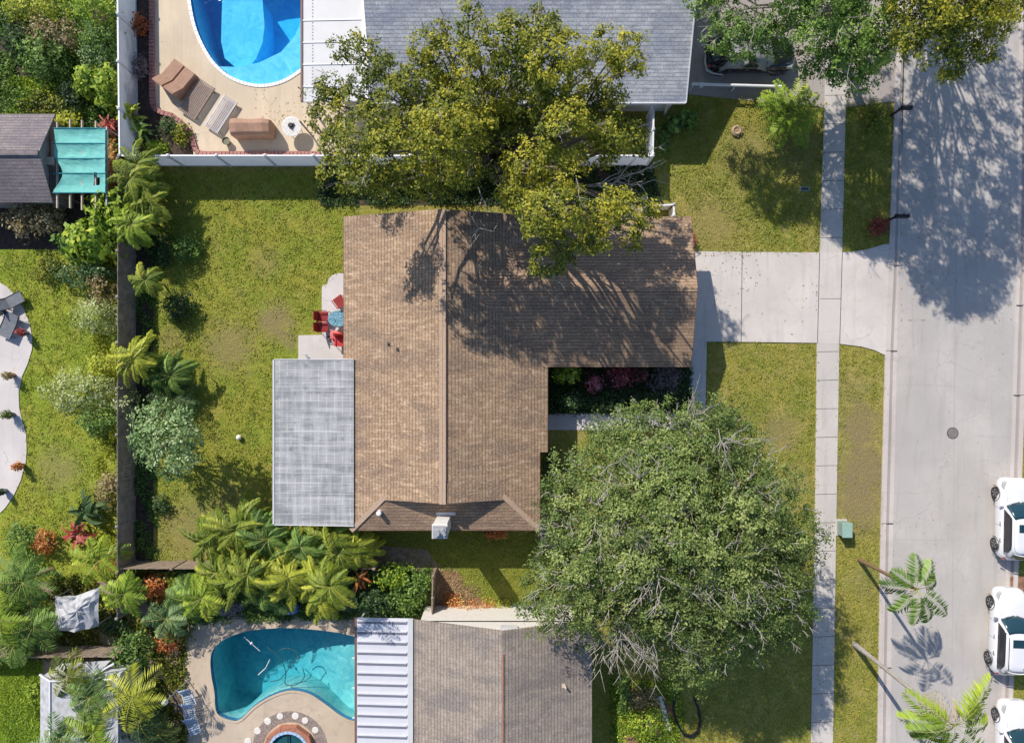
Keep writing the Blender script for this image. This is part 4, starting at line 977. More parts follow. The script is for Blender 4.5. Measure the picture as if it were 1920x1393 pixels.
fence('weathered board fence between the back lawn and the teal pool yard', [(fx + .1, W2(0, 1072, 1.8)[1] + .1), (W2(700, 0, 1.8)[0], W2(0, 1072, 1.8)[1] + .1)], 1.6, M['wood'], M['wood'], vinyl=False)
q = W2(812, 1080, 1.5); q2 = W2(810, 1165, 1.5)
fence('short weathered board fence standing between the green shrubs and the red mulch bed', [q, (q2[0], q2[1] + .1)], 1.5, M['wood'], M['wood'], 1.2, vinyl=False)
q = W2(-60, 1237, 1.8); q2 = W2(212, 1233, 1.8)
fence('pale board fence above the white-walled shed in the bottom left', [(q[0] - 6, q[1]), q2], 1.7, M['wood'], M['wood'], vinyl=False)
q = W2(1212, 387, 1.2); q2 = W2(1264, 383, 1.2); q3 = W2(1264, 404, 1.2)
fence('low white screen beside the garage corner under the big olive tree', [q, q2, (q2[0], q2[1] - .55)], 1.15, M['white'], M['white'], 1.2)
# brick edging along the garden bed
eb = MB(); path = [(283, -100), (283, 60), (283, 130), (284, 190), (288, 203), (300, 210), (322, 216), (340, 230), (355, 248), (362, 268), (366, 283), (380, 288), (600, 288)]
pw = [Vector((*W2(x, y, .2), 0)) for x, y in path]; k_ = 0
for a, b in zip(pw[:-1], pw[1:]):
    d = b - a; L_ = d.length; n = max(1, round(L_ / .2)); rz = math.atan2(d.y, d.x)
    for k in range(n):
        p = a.lerp(b, (k + .5) / n); k_ += 1
        eb.box((p.x, p.y, .09 + .012 * (k_ % 2)), (L_ / n * .86, .24, .18), rz); 
tag(eb.build('brick_edging', M['brick']), 'pink brick edging curving between cream deck and garden bed', 'edging')
eb = MB()
for a, b in zip(pw[:-1], pw[1:]):
    d = (b - a).normalized(); s_ = Vector((-d.y, d.x, 0)) * -.20; eb.bar((a.x + s_.x, a.y + s_.y, .06), (b.x + s_.x, b.y + s_.y, .06), .10, .12)

# ------------------------------------------------------------------ cars
def section_loop(hw, y0, y1, z, n=40, ex=3.2, nose=.0):
    "rounded-rectangle outline seen from above; the front (+y) more rounded"
    out = []
    cy = (y0 + y1) / 2; hl = (y1 - y0) / 2
    for k in range(n):
        a = 2 * pi * k / n; c, s_ = cos(a), sin(a)
        x = hw * math.copysign(abs(c) ** (2 / ex), c); y = hl * math.copysign(abs(s_) ** (2 / ex), s_)
        out.append((x, cy + y, z))
    return out
def loft(mb, loops, cap=True, mi=0):
    n = len(loops[0]); b = len(mb.v); vs = [p for l in loops for p in l]
    fs = [(i * n + k, i * n + (k + 1) % n, (i + 1) * n + (k + 1) % n, (i + 1) * n + k) for i in range(len(loops) - 1) for k in range(n)]
    if cap: fs += [tuple(range(n - 1, -1, -1)), tuple(range((len(loops) - 1) * n, len(loops) * n))]
    mb.add(vs, fs, mi)
def car(name, label, loc, rz, paint_, roof_rail=False, Lc=4.35, group='white cars parked along the right kerb', sunroof=True):
    t = thing(name, label, 'car', (0, 0, 0), 0, group)
    hw = .90; f = Lc / 2; b = -Lc / 2
    def hood(y, z):  # nose and tail drop
        return z - .16 * max(0, (y - f * .55) / (f * .45)) ** 2 - .05 * max(0, (-y - f * .7) / (f * .3)) ** 2
    body = MB(); loops = []
    for hx, y0, y1, z, ex in ((.80, b + .12, f - .12, .20, 5), (.88, b + .03, f - .03, .34, 5.4), (hw, b, f, .52, 5.2), (hw + .005, b, f, .66, 4.9), (.885, b + .03, f - .03, .80, 4.4), (.85, b + .08, f - .09, .92, 3.5), (.78, b + .16, f - .2, .985, 3.3), (.60, b + .4, f - .5, 1.02, 3.0)):
        l = section_loop(hx, y0, y1, z, 48, ex); loops.append([(x, y, hood(y, zz)) for x, y, zz in l])
    loft(body, loops); body.build('body', paint_, t, local=True, smooth=True)
    # greenhouse: a windowed shell with a panelled roof
    yb0, yb1, yt0, yt1 = b + .12, .92, b + .52, .10; zb, zt = .93, 1.50
    cab = MB(); loft(cab, [section_loop(.80, yb0, yb1, zb, 40, 4.2), section_loop(.775, yb0 + .1, yb1 - .22, zb + .18, 40, 4.2), section_loop(.70, yt0 - .04, yt1 + .14, zt - .10, 40, 4.4), section_loop(.655, yt0, yt1 + .02, zt - .01, 40, 4.6)])
    cab.build('cabin', paint_, t, local=True, smooth=True)
    rf = MB(); loft(rf, [section_loop(.66, yt0, yt1 + .02, zt - .015, 40, 4.6), section_loop(.60, yt0 + .07, yt1 - .05, zt + .025, 40, 4.6), section_loop(.40, yt0 + .3, yt1 - .25, zt + .045, 40, 4)]); rf.build('roof', paint_, t, local=True, smooth=True)
    def pane(nm, fn, nu, nv, m_, parent=t):
        mb = MB(); vs = [fn(i / nu, j / nv) for j in range(nv + 1) for i in range(nu + 1)]
        fs = [(j * (nu + 1) + i, j * (nu + 1) + i + 1, (j + 1) * (nu + 1) + i + 1, (j + 1) * (nu + 1) + i) for j in range(nv) for i in range(nu)]
        mb.add(vs, fs); o = mb.build(nm, m_, parent, local=True, smooth=True); sd_ = o.modifiers.new('t', 'SOLIDIFY'); sd_.thickness = .012; return o
    def wind(u, v):
        hw_ = .735 - .13 * v; x = (u * 2 - 1) * hw_; arc = (x / .78) ** 2
        return (x, yb1 + .03 - .20 * arc - v * (yb1 - yt1 - .10) + .03 * arc * v, zb + .075 + v * (zt - zb - .08) + .04 * sin(pi * v))
    pane('windshield', wind, 14, 6, M['glass'])
    def rear(u, v):
        hw_ = .64 - .07 * v; x = (u * 2 - 1) * hw_; arc = (x / .75) ** 2
        return (x, yb0 + .04 + .12 * arc + v * (yt0 - yb0 - .10), zb + .20 + v * (zt - zb - .23) + .02 * sin(pi * v))
    pane('rear_window', rear, 10, 4, M['glass'])
    for sg in (-1, 1):
        def side(u, v, sg=sg):
            y = (yb0 + .42) + u * (yb1 - .45 - yb0 - .30 - .38 * v)
            vv = v * (1 - .5 * max(0, 1 - u * 5) ** 2)
            return (sg * (.835 - .125 * vv), y, zb + .05 + vv * .44)
        pane('side_window', side, 8, 4, M['glass_side'])
        mr = MB(); mr.box((sg * .97, .78, 1.0), (.17, .13, .12), sg * .2); mr.bar((sg * .84, .74, .97), (sg * .93, .77, .99), .05, .04); mr.build('wing_mirror', paint_ if not roof_rail else M['dgrey'], t, local=True, bevel=.02)
        for wy in (f - .86, b + .80):
            rot = Matrix.Rotation(pi / 2 * sg, 3, 'Y')
            wh = MB(); wh.lathe((sg * .742, wy, .33), [(.22, -.02), (.325, -.02), (.335, .02), (.335, .11), (.32, .145), (.225, .15)], 26, rot=rot); wo_ = wh.build('wheel', M['rubber'], t, local=True, smooth=True)
            rm = MB(); rm.lathe((sg * .742, wy, .33), [(.05, .10), (.215, .10), (.235, .148), (.21, .152), (.20, .125), (.06, .135), (.05, .15)], 24, rot=rot)
            for k in range(5):
                a = 2 * pi * k / 5; rm.bar((sg * .887, wy + .05 * cos(a), .33 + .05 * sin(a)), (sg * .887, wy + .215 * cos(a), .33 + .215 * sin(a)), .02, .05)
            rm.build('rim', M['alloy'], wo_, local=True)
            ar = MB(); pts = [(sg * .90, wy + .40 * cos(a), .33 + .40 * sin(a)) for a in np.linspace(-.25, pi + .25, 15)]; ar.tube([tuple(p) for p in pts], .018, 5)
            ar.build('wheel_arch', M['black'], t, local=True)
        hl = MB(); loft(hl, [[(sg * .62, f - .13, .71), (sg * .80, f - .22, .71), (sg * .84, f - .42, .74), (sg * .76, f - .42, .74)], [(sg * .60, f - .20, .835), (sg * .76, f - .28, .845), (sg * .80, f - .58, .90), (sg * .74, f - .50, .90)]]); hl.build('headlight', M['lens'], t, local=True)
        tl = MB(); loft(tl, [[(sg * .62, b + .02, .72), (sg * .80, b + .09, .72), (sg * .80, b + .16, .74), (sg * .74, b + .16, .74)], [(sg * .60, b + .10, .90), (sg * .76, b + .17, .90), (sg * .76, b + .22, .91), (sg * .70, b + .22, .91)]]); tl.build('tail_light', M['lens_red'], t, local=True)
        if roof_rail:
            rr = MB(); rr.tube([(sg * .60, yt1 - .1, zt + .02), (sg * .63, yt1 - .3, zt + .07), (sg * .63, yt0 + .3, zt + .07), (sg * .60, yt0 + .1, zt + .02)], .018, 5); rr.build('roof_rail', M['black'], t, local=True)
    for sg in (-1, 1):
        for yy in (.62, -.28, -1.12):
            sm = MB(); sm.bar((sg * .908, yy, .42), (sg * .895, yy - .03, .88), .012, .012); sm.build('door_seam', M['dgrey'], t, local=True)
        for yy in (-.12, -.98): dh = MB(); dh.bar((sg * .905, yy, .80), (sg * .905, yy - .2, .80), .03, .035); dh.build('door_handle', M['alloy'], t, local=True)
        wp = MB(); wp.bar((sg * .08, yb1 + .06, zb + .10), (sg * .08 + .5 * (1 if sg > 0 else -1) * .9, yb1 - .10, zb + .17), .02, .02); wp.build('wiper', M['black'], t, local=True)
        hs = MB(); hs.tube([(sg * .60, f - .35, .93), (sg * .66, yb1 + .35, .99), (sg * .70, yb1 + .05, 1.0)], .008, 4); hs.build('bonnet_seam', M['dgrey'], t, local=True)
    gr = MB(); gr.tube([(x, f - .175 - .16 * abs(x / .6) ** 3, .845) for x in np.linspace(-.52, .52, 11)], .014, 5); gr.tube([(x, f - .03 - .14 * abs(x / .6) ** 3, .50) for x in np.linspace(-.5, .5, 9)], .04, 5); gr.build('grille', M['black'], t, local=True)
    sp = MB(); sp.tube([(x, b + .02 + .12 * abs(x / .7) ** 3, .40) for x in np.linspace(-.7, .7, 11)], .06, 6); sp.build('rear_bumper', M['black'], t, local=True)
    if sunroof:
        sr_ = MB(); sr_.box((0, yt1 - .42, zt + .045), (.84, .42, .03)); sr_.build('sunroof', M['glass'], t, local=True, bevel=.01)
    an = MB(); an.tube([(.18, yt0 + .2, zt + .03), (.18, yt0 + .02, zt + .13)], [.03, .008], 6); an.build('antenna', M['black'], t, local=True)
    sp_ = MB(); sp_.tube([(x, yt0 - .10 + .10 * abs(x / .6) ** 2, zt - .02) for x in np.linspace(-.6, .6, 9)], .03, 6); sp_.build('rear_spoiler', paint_, t, local=True)
    t.location = loc; t.rotation_euler = (0, 0, rz); return t
y_ = lambda p: W(0, p, .5)[1]
car('parked_car', 'white car farthest up the street, front of the row, with the plain tinted side windows', (W(1862, 0, .3)[0] + .93, (y_(898) + y_(1046)) / 2, .012), R(-1.0), M['carwhite'])
car('parked_car', 'white car with roof rails in the middle of the row', (W(1851, 0, .3)[0] + .93, (y_(1102) + y_(1262)) / 2, .012), R(-2.2), M['carwhite'], True, 4.6)
car('parked_car', 'white car half hidden by the leaning palm at the bottom right corner', (W(1862, 0, .3)[0] + .93, y_(1312) - 2.2, .012), R(-1.0), M['carwhite'], False, 4.45, sunroof=False)
dk = car('parked_car', 'dark car partly under a grey cover on the shaded driveway at the top', (W(1405, 0, .5)[0], W(0, 105, .5)[1], .04), R(-90), M['carblack'], False, 4.7, None, sunroof=False)
# grey cover over the dark car
cv = MB(); rg = np.random.default_rng(3); nx, ny = 30, 18; vs = []
for j in range(ny):
    for i in range(nx):
        u, v = i / (nx - 1), j / (ny - 1); x = -1.35 + 2.6 * u + (.35 * (1 - v) * (u - .3)); y = -.93 + 1.86 * v
        z = 1.62 - .62 * max(0, (u - .62) / .38) ** 1.2 - .45 * max(0, (.12 - u) / .12) - .62 * (abs(v * 2 - 1) ** 5) + .03 * sin(9 * u + 4 * v) + rg.normal(0, .012)
        if v < .12 and .38 < u < .52: z = None
        vs.append((x, y, z if z else 1.55))
fs = [(j * nx + i, j * nx + i + 1, (j + 1) * nx + i + 1, (j + 1) * nx + i) for j in range(ny - 1) for i in range(nx - 1) if not (j < 6 and abs(i - 15.5 + j * .5) < (3.2 - j * .45))]
cv.add(vs, fs); o = cv.build('car_cover', M['tarp'], local=True, smooth=True); o.location = (dk.location.x - .25, dk.location.y, .04); sm_ = o.modifiers.new('t', 'SOLIDIFY'); sm_.thickness = .012
tag(o, 'grey cloth cover draped over the dark car on the top driveway', 'car cover')
m = MB(); m.tube([W(1297, 158, .8), W(1465, 163, .8)], .075, 10); m.box(W(1315, 160, .8), (.16, .22, .2))
for px in (1300, 1380, 1462): q = W(px, 160, .8); m.tube([(q[0], q[1], 0), (q[0], q[1], .8)], .04, 6)
tag(m.build('barrier_rail', M['white']), 'white tubular rail on short posts just below the dark covered car', 'rail')
m = MB(); m.bar(W(1295, 60, .9), W(1293, 168, .9), .5, .9); m.build('x', M['black']) if False else None
m = MB(); m.tube([W(1324, 95, .6), W(1323, 118, .6), W(1326, 132, .6), W(1337, 138, .6), W(1356, 141, .6)], [.07, .08, .08, .05, .03], 6)
tag(m.build('coiled_pipe', M['whiteroof']), 'pale bent pipe between the grey roof and the covered car', 'pipe')

# ------------------------------------------------------------------ street furniture
def manhole(label, px, py, r, name='manhole_cover', cat='manhole'):
    x, y, _ = W(px, py); t = thing(name, label, cat, (x, y, .012)); m = MB(); m.lathe((x, y, .006), [(r, 0), (r, .014), (r * .93, .016)], 30); m.build('frame', M['iron'], t)
    m = MB(); m.lathe((x, y, .02), [(r * .86, 0), (r * .86, .008)], 28)
    for q in (.28, .55):
        ring = [(x + r * q * cos(a), y + r * q * sin(a), .031) for a in np.linspace(0, 2 * pi, 21)]; m.tube(ring, .012, 4)
    m.build('lid', simple('worn_iron', (.24, .21, .19), .6, .3, 20), t)
manhole('round dark iron manhole cover in the middle of the street', 1786, 812, .31)
x, y, _ = W(1508, 355); m = MB(); m.box((x, y, .03), (.55, .26, .06)); mm = m.build('meter_lid', M['green_box'])
tag(mm, 'small grey rectangular meter lid set in the shaded lawn beside the sidewalk', 'meter lid'); m = MB(); m.box((x, y, .065), (.36, .13, .02)); m.build('plate', M['iron'], mm, False)
x, y, _ = W(1585, 992, .5); t = thing('utility_box', 'grey-green utility box on the verge between sidewalk and street', 'utility box', (x, y, 0)); m = MB(); m.box((x, y, .35), (.46, .72, .7)); m.build('cabinet', M['green_box'], t, bevel=.02); m = MB(); m.box((x, y, .73), (.52, .78, .06)); m.build('lid', simple('pale_green_paint', (.30, .45, .38), .6, .1), t, bevel=.01); m = MB(); m.box((x, y, .03), (.62, .88, .06)); m.build('plinth', M['walkc'], t)
def mailbox(label, px, py, mat, L_=.75):
    x, y, _ = W(px, py, 0); t = thing('mailbox', label, 'mailbox', (x, y, 0)); m = MB(); m.box((x - .15, y, .5), (.09, .09, 1.0)); m.build('post', M['black'], t); m = MB(); m.box((x, y, 1.0), (.6, .06, .06)); m.build('arm', M['black'], t)
    m = MB(); rot = Matrix.Rotation(pi / 2, 3, 'Y'); pr = [(x - L_ / 2, a) for a in (0,)]
    sec = [(-.11, 0), (-.11, .12)] + [(-.11 * cos(a), .12 + .10 * sin(a)) for a in np.linspace(.3, pi - .3, 7)] + [(.11, .12), (.11, 0)]
    loft(m, [[(x - L_ / 2 + .08, y + p, 1.04 + q) for p, q in sec], [(x + L_ / 2, y + p, 1.04 + q) for p, q in sec]]); bx = m.build('box', mat, t)
    m = MB(); m.box((x + L_ / 2 + .012, y, 1.14), (.02, .2, .2)); m.build('door', mat, bx); m = MB(); m.box((x + .1, y + .125, 1.24), (.04, .02, .2)); m.build('flag', M['red'], bx)
mailbox('black mailbox on an arm over the kerb beside the round red bush', 1668, 414, M['black'])
mailbox('black mailbox on the kerb in tree shade, near the top of the street', 1676, 217, M['black'], .6)
def lamp(label, px, py, h, r):
    x, y, _ = W(px, py, h); t = thing('garden_globe', label, 'garden lamp', (x, y, 0)); m = MB(); m.lathe((x, y, h), [(r * sin(a), -r * cos(a)) for a in np.linspace(.1, pi - .05, 9)], 16); m.build('globe', M['globe'], t, smooth=True); m = MB(); m.lathe((x, y, 0), [(.09, 0), (.09, .04), (.03, .06), (.025, h - r * .9)], 10); m.build('post', M['steel'], t)
lamp('small white globe alone on the open back lawn', 448, 820, .18, .15)
lamp('white globe lamp on a thin pole among palms left of the teal pool', 309, 1316, 2.6, .16)

# ------------------------------------------------------------------ loungers, tables, chairs
def lounger(label, px, py, rz, mat, L_=1.95, wd=.72, group='slatted loungers by the bright blue pool'):
    x, y, _ = W(px, py, .3); t = thing('sun_lounger', label, 'sun lounger', (x, y, 0), group=group); t.rotation_euler = (0, 0, rz)
    for sg in (-1, 1): m = MB(); m.box((sg * wd / 2, 0, .28), (.05, L_, .07)); m.build('side_rail', mat[1], t, local=True)
    for nm, y0_, y1_ in (('seat_slats', -L_ / 2, -L_ * .18), ('seat_slats', -L_ * .17, L_ * .15), ('backrest', L_ * .16, L_ / 2)):
        m = MB(); n = max(6, int(wd / .095))
        for k in range(n): m.box((-wd / 2 + wd * (k + .5) / n, (y0_ + y1_) / 2, .31), (wd / n * .52, y1_ - y0_ - .02, .025))
        for yy in (y0_ + .02, y1_ - .03): m.box((0, yy, .295), (wd, .05, .02))
        m.build(nm, mat[0], t, local=True)
    for sx in (-1, 1):
        for sy in (-.85, .8): m = MB(); m.box((sx * wd / 2, sy * L_ / 2, .125), (.06, .06, .25)); m.build('leg', mat[1], t, local=True)
    return t
wgrey = simple('weathered_grey_slats', (.55, .50, .50), .7, .1)
lounger('slatted grey-brown lounger tucked beside the brown covered chair', 369, 186, R(-33), (simple('tan_slats', (.36, .27, .22), .7, .2), M['wood']), 2.0, .98)
lounger('pale slatted lounger standing clear, nearest the round table', 414, 214, R(-33), (wgrey, M['steel']), 1.95, .78)
t = thing('covered_chaise', 'brown covered double chaise with folded back beside the brick edging', 'covered chaise', (*W2(330, 148, .5), 0), R(-33))
for dx in (-.36, .36):
    m = MB(); sec = [(-.80, .52), (.20, .60), (.72, 1.0), (.80, .98), (.74, .05), (-.80, .05)]
    loft(m, [[(dx - .335, y, z) for y, z in sec], [(dx - .31, y, z + .04) for y, z in sec], [(dx + .31, y, z + .04) for y, z in sec], [(dx + .335, y, z) for y, z in sec]]); m.build('cover', M['cover'], t, local=True)
t.rotation_euler = (0, 0, R(143))
t = thing('covered_table', 'brown covered rectangular grill below the pale slatted lounger', 'covered grill', (*W2(473, 243, .6), 0), R(0))
m = MB(); sec = [(-.38, .05), (-.42, .95), (-.30, 1.12), (.15, 1.22), (.40, 1.12), (.48, .75), (.44, .05)]
loft(m, [[(-1.02, y, z * .94) for y, z in sec], [(-.7, y * 1.03, z) for y, z in sec], [(0, y * .94, z * .97) for y, z in sec], [(.7, y, z * 1.02) for y, z in sec], [(1.05, y * .9, z * .95) for y, z in sec]]); m.build('cover', M['cover'], t, local=True, bevel=.03)
x, y, _ = W(547, 238, .7); t = thing('round_table', 'round white patio table with dark centre on the cream deck', 'table', (x, y, 0)); m = MB(); m.lathe((x, y, .70), [(.50, 0), (.53, .01), (.53, .03), (.48, .035)], 28); m.build('tabletop', simple('mottled_white_top', (.66, .64, .60), .4, .25, 12), t)
for k in range(4): a = pi / 4 + k * pi / 2; m = MB(); m.tube([(x + .12 * cos(a), y + .12 * sin(a), .7), (x + .38 * cos(a), y + .38 * sin(a), .0)], .02, 6); m.build('leg', M['steel'], t)
m = MB(); m.lathe((x - .03, y + .04, .737), [(.12, 0), (.14, .08), (.09, .12)], 12); m.box((x + .12, y + .1, .76), (.08, .14, .05), .4); m.box((x + .06, y - .2, .75), (.04, .1, .02), .8); tag(m.build('centrepiece', M['black']), 'small dark bowl and odds on the round white table', 'bowl')
x, y, _ = W(423, 264, .4); t = thing('planter_pot', 'small round dark pot on the cream deck between lounger and brick edging', 'pot', (x, y, 0)); m = MB(); m.lathe((x, y, 0), [(.13, 0), (.20, .36), (.22, .38), (.19, .38), (.17, .32)], 18); m.build('pot', simple('olive_glaze', (.16, .16, .09), .5, .3, 8), t)
for k, (px, py) in enumerate(((586, 228), (605, 231), (612, 232))):
    x, y, _ = W(px, py + 28, 0); m = MB(); m.tube([(x, y, 0), (x, y, 2.3)], .045, 8); tag(m.build('cage_post', M['wood']), ['brown post left of the other two by the round table', 'middle brown post of three by the round table', 'brown post right of the other two by the round table'][k], 'post', 'brown posts by the olive tree edge')

def chair(label, px, py, rz, mat, group='red chairs round the blue table'):
    x, y, _ = W(px, py, .5); t = thing('patio_chair', label, 'chair', (x, y, .07), rz, group)
    m = MB(); m.box((0, .02, .42), (.50, .50, .06)); m.build('seat', mat, t, local=True, bevel=.02)
    m = MB(); loft(m, [[(-.25, -.22, .45), (.25, -.22, .45), (.25, -.26, .45), (-.25, -.26, .45)], [(-.23, -.36, .92), (.23, -.36, .92), (.23, -.41, .92), (-.23, -.41, .92)]]); m.build('backrest', mat, t, local=True)
    for sx in (-1, 1):
        m = MB(); m.tube([(sx * .27, -.3, .66), (sx * .28, .22, .64)], .022, 6); m.build('armrest', mat, t, local=True)
        for sy in (-1, 1): m = MB(); m.tube([(sx * .23, sy * .2, .42), (sx * .26, sy * .25, 0)], .02, 6); m.build('leg', mat, t, local=True)
    return t
chair('dark red chair above the blue table, backed away from it', 636, 565, R(35), M['dred'])
chair('dark red chair left of the blue table, upper of two side by side', 606, 593, R(-90), M['dred'])
chair('dark red chair left of the blue table, lower of two side by side', 606, 613, R(-86), M['dred'])
chair('bright red chair below the blue table', 636, 640, R(178), M['red'])
x, y, _ = W(629, 628, .5); t = thing('ottoman', 'sun-bleached red cushion seat between the two lower chairs', 'seat cushion', (x, y, .07)); m = MB(); m.box((0, 0, .2), (.62, .46, .4)); m.build('cushion', M['pink'], t, local=True, bevel=.06)
x, y, _ = W(634, 598, .7); t = thing('patio_table', 'round table with a rumpled blue grey cloth half under the eave', 'table', (x, y, .07))
m = MB(); rg = np.random.default_rng(4); n = 24; vs = [(0, 0, .74)]
for r_ in (.2, .4, .52, .56):
    for k in range(n): a = 2 * pi * k / n; vs.append((r_ * cos(a), r_ * sin(a) * .8, .73 + rg.normal(0, .012) - (.14 if r_ > .55 else 0)))
m.add(vs, [(0, 1 + k, 1 + (k + 1) % n) for k in range(n)] + [(1 + n * q + k, 1 + n * q + (k + 1) % n, 1 + n * (q + 1) + (k + 1) % n, 1 + n * (q + 1) + k) for q in range(3) for k in range(n)]); o = m.build('cloth', M['bluecloth'], t, local=True); q = o.modifiers.new('t', 'SOLIDIFY'); q.thickness = .02
m = MB(); m.tube([(0, 0, 0), (0, 0, .72)], .04, 8); m.lathe((0, 0, 0), [(.25, 0), (.25, .03), (.05, .06)], 16); m.build('leg', M['steel'], t, local=True)
x, y, _ = W(617, 635, .1); m = MB(); m.box((x, y, .14), (.10, .26, .10), .3); m.tube([(x, y, .18), (x - .1, y + .3, .2)], .012, 5); tag(m.build('garden_tool', M['iron']), 'small dark object on the white slab below the red chairs', 'object')
x, y, _ = W(575, 668, .1); m = MB(); m.box((x, y, .10), (.10, .24, .06), .5); m.box((x + .06, y - .02, .10), (.07, .2, .05), .7); tag(m.build('sandals', M['steel']), 'pair of grey sandals on the white slab near the patio roof', 'sandals')
def sling(label, px, py, rz, L_, wd, mat, back=.45):
    x, y, _ = W(px, py, .35); t = thing('sun_lounger', label, 'sun lounger', (x, y, .05), rz, 'grey sling loungers on the curved patio')
    m = MB(); m.slab([(-wd / 2, -L_ / 2, .34), (wd / 2, -L_ / 2, .34), (wd / 2, L_ * .15, .34), (-wd / 2, L_ * .15, .34)], .03); m.build('seat', mat, t, local=True)
    m = MB(); m.slab([(-wd / 2, L_ * .15, .34), (wd / 2, L_ * .15, .34), (wd / 2, L_ / 2, .34 + back), (-wd / 2, L_ / 2, .34 + back)], .03); m.build('backrest', mat, t, local=True)
    for sg in (-1, 1):
        m = MB(); m.tube([(sg * wd / 2, -L_ / 2, .34), (sg * wd / 2, L_ * .15, .34), (sg * wd / 2, L_ / 2, .34 + back)], .025, 6); m.build('frame', M['black'], t, local=True)
        for sy in (-.4, .25): m = MB(); m.tube([(sg * wd / 2, sy * L_, .34), (sg * wd / 2, sy * L_, 0)], .02, 6); m.build('leg', M['black'], t, local=True)
sling('grey sling lounger nearest the dark red potted plant', 17, 610, R(-24), 1.35, .75, M['greyfab'], .1)
sling('dark grey sling lounger at the rounded top of the curved patio', 22, 566, R(118), 1.3, .62, M['greyfab'], .5)
x, y, _ = W(2, 583, .4); t = thing('side_table', 'small black side table between the two grey sling loungers', 'side table', (x, y, .05)); m = MB(); m.box((0, 0, .42), (.55, .5, .04), .5); m.build('tabletop', M['black'], t, local=True)
for sx in (-1, 1):
    for sy in (-1, 1): m = MB(); m.tube([(sx * .2, sy * .18, 0), (sx * .2, sy * .18, .42)], .018, 5); m.build('leg', M['black'], t, local=True)
# spa with brick ring, stepping stones, sun shelf
x, y, _ = W(541, 1408, .3); t = thing('spa', 'round spa ringed with red brick at the bottom edge by the teal pool', 'spa', (x, y, 0))
def ring(m, r0, r1, z0, z1, n, gap=.0, jit=0):
    for k in range(n):
        a0 = 2 * pi * (k + gap) / n; a1 = 2 * pi * (k + 1 - gap) / n; m.prism([(x + r0 * cos(a0), y + r0 * sin(a0)), (x + r1 * cos(a0), y + r1 * sin(a0)), (x + r1 * cos(a1), y + r1 * sin(a1)), (x + r0 * cos(a1), y + r0 * sin(a1))], z0, z1)
m = MB(); ring(m, 1.14, 1.38, .0, .42, 10, .004); m.build('brick_ring', M['terracotta'], t, bevel=.01)
m = MB(); ring(m, .98, 1.12, .0, .44, 28, .03); m.build('tile_rim', simple('pale_blue_tile', (.42, .58, .80), .35, .3, 14), t)
m = MB(); m.lathe((x, y, .05), [(.98, 0), (.97, .22), (.3, .20)], 26); m.build('water', simple('dark_spa_water', (.02, .10, .12), .08, .3, 3, bmp=0), t)
m = MB(); m.box((x, y, .40), (.05, 2.2, .05)); m.build('cover_bar', M['black'], t)
m = MB(); ring(m, 1.44, 2.02, .04, .062, 40, .0); tag(m.build('pebble_ring', simple('pebble_paving', (.30, .24, .21), .9, .5, 12)), 'band of dark pebble paving around the brick spa', 'pebble paving')
for k, (px, py) in enumerate(((502, 1352), (525, 1342), (554, 1342), (572, 1350), (591, 1368), (483, 1370), (465, 1390))):
    q = W(px, py, .07); m = MB(); rd = random.Random(k); m.lathe((q[0], q[1], .04), [(.19 + rd.uniform(-.03, .03), 0), (.18, .045), (.14, .05)], 9)
    tag(m.build('stepping_stone', M['stucco']), 'pale ' + ['stone upper left of the spa ring', 'stone straight above the spa, left of the path shadow', 'stone straight above the spa, right of the path shadow', 'stone at the upper right of the spa ring', 'stone at the far right of the spa ring', 'stone at the left of the spa ring', 'stone lowest on the left of the spa ring'][k], 'stepping stone', 'pale stones set around the spa')
def deckchair(label, px, py, rz):
    x, y, _ = W(px, py, .4); t = thing('lounge_chair', label, 'lounge chair', (x, y, .05), rz, 'pale blue strap chairs in shade left of the teal pool')
    m = MB()
    for k in range(9): m.box((0, -.5 + .115 * k, .36 if k < 6 else .36 + .1 * (k - 5)), (.56, .07, .015))
    m.build('straps', simple('pale_blue_strap', (.42, .52, .68), .6, .15), t, local=True)
    for sg in (-1, 1):
        m = MB(); m.tube([(sg * .3, -.55, .34), (sg * .3, .15, .34), (sg * .3, .5, .68)], .02, 6); m.tube([(sg * .3, -.4, .34), (sg * .3, -.42, 0)], .02, 6); m.tube([(sg * .3, .1, .34), (sg * .3, .15, 0)], .02, 6); m.build('frame', M['white'], t, local=True)
deckchair('pale blue strap chair closest to the left curve of the teal pool', 352, 1304, R(15)); deckchair('pale blue strap chair in the middle of the shaded row', 354, 1330, R(8)); deckchair('pale blue strap chair lowest in the shaded row', 361, 1358, R(18))
x, y, _ = W(541, 1140, .5); t = thing('ride_on_float', 'bright blue inflatable float under the palms above the teal pool', 'pool float', (x, y, .3)); m = MB()
ringp = [(.42 * cos(a), .24 * sin(a), .12) for a in np.linspace(0, 2 * pi, 25)]; m.tube(ringp, .13, 10); m.build('ring', M['blue'], t, local=True, smooth=True); m = MB(); m.lathe((0, 0, .1), [(.02, 0), (.3, 0), (.3, .03)], 16); m.build('seat', simple('light_blue_plastic', (.15, .5, .85), .3, .1), t, local=True)
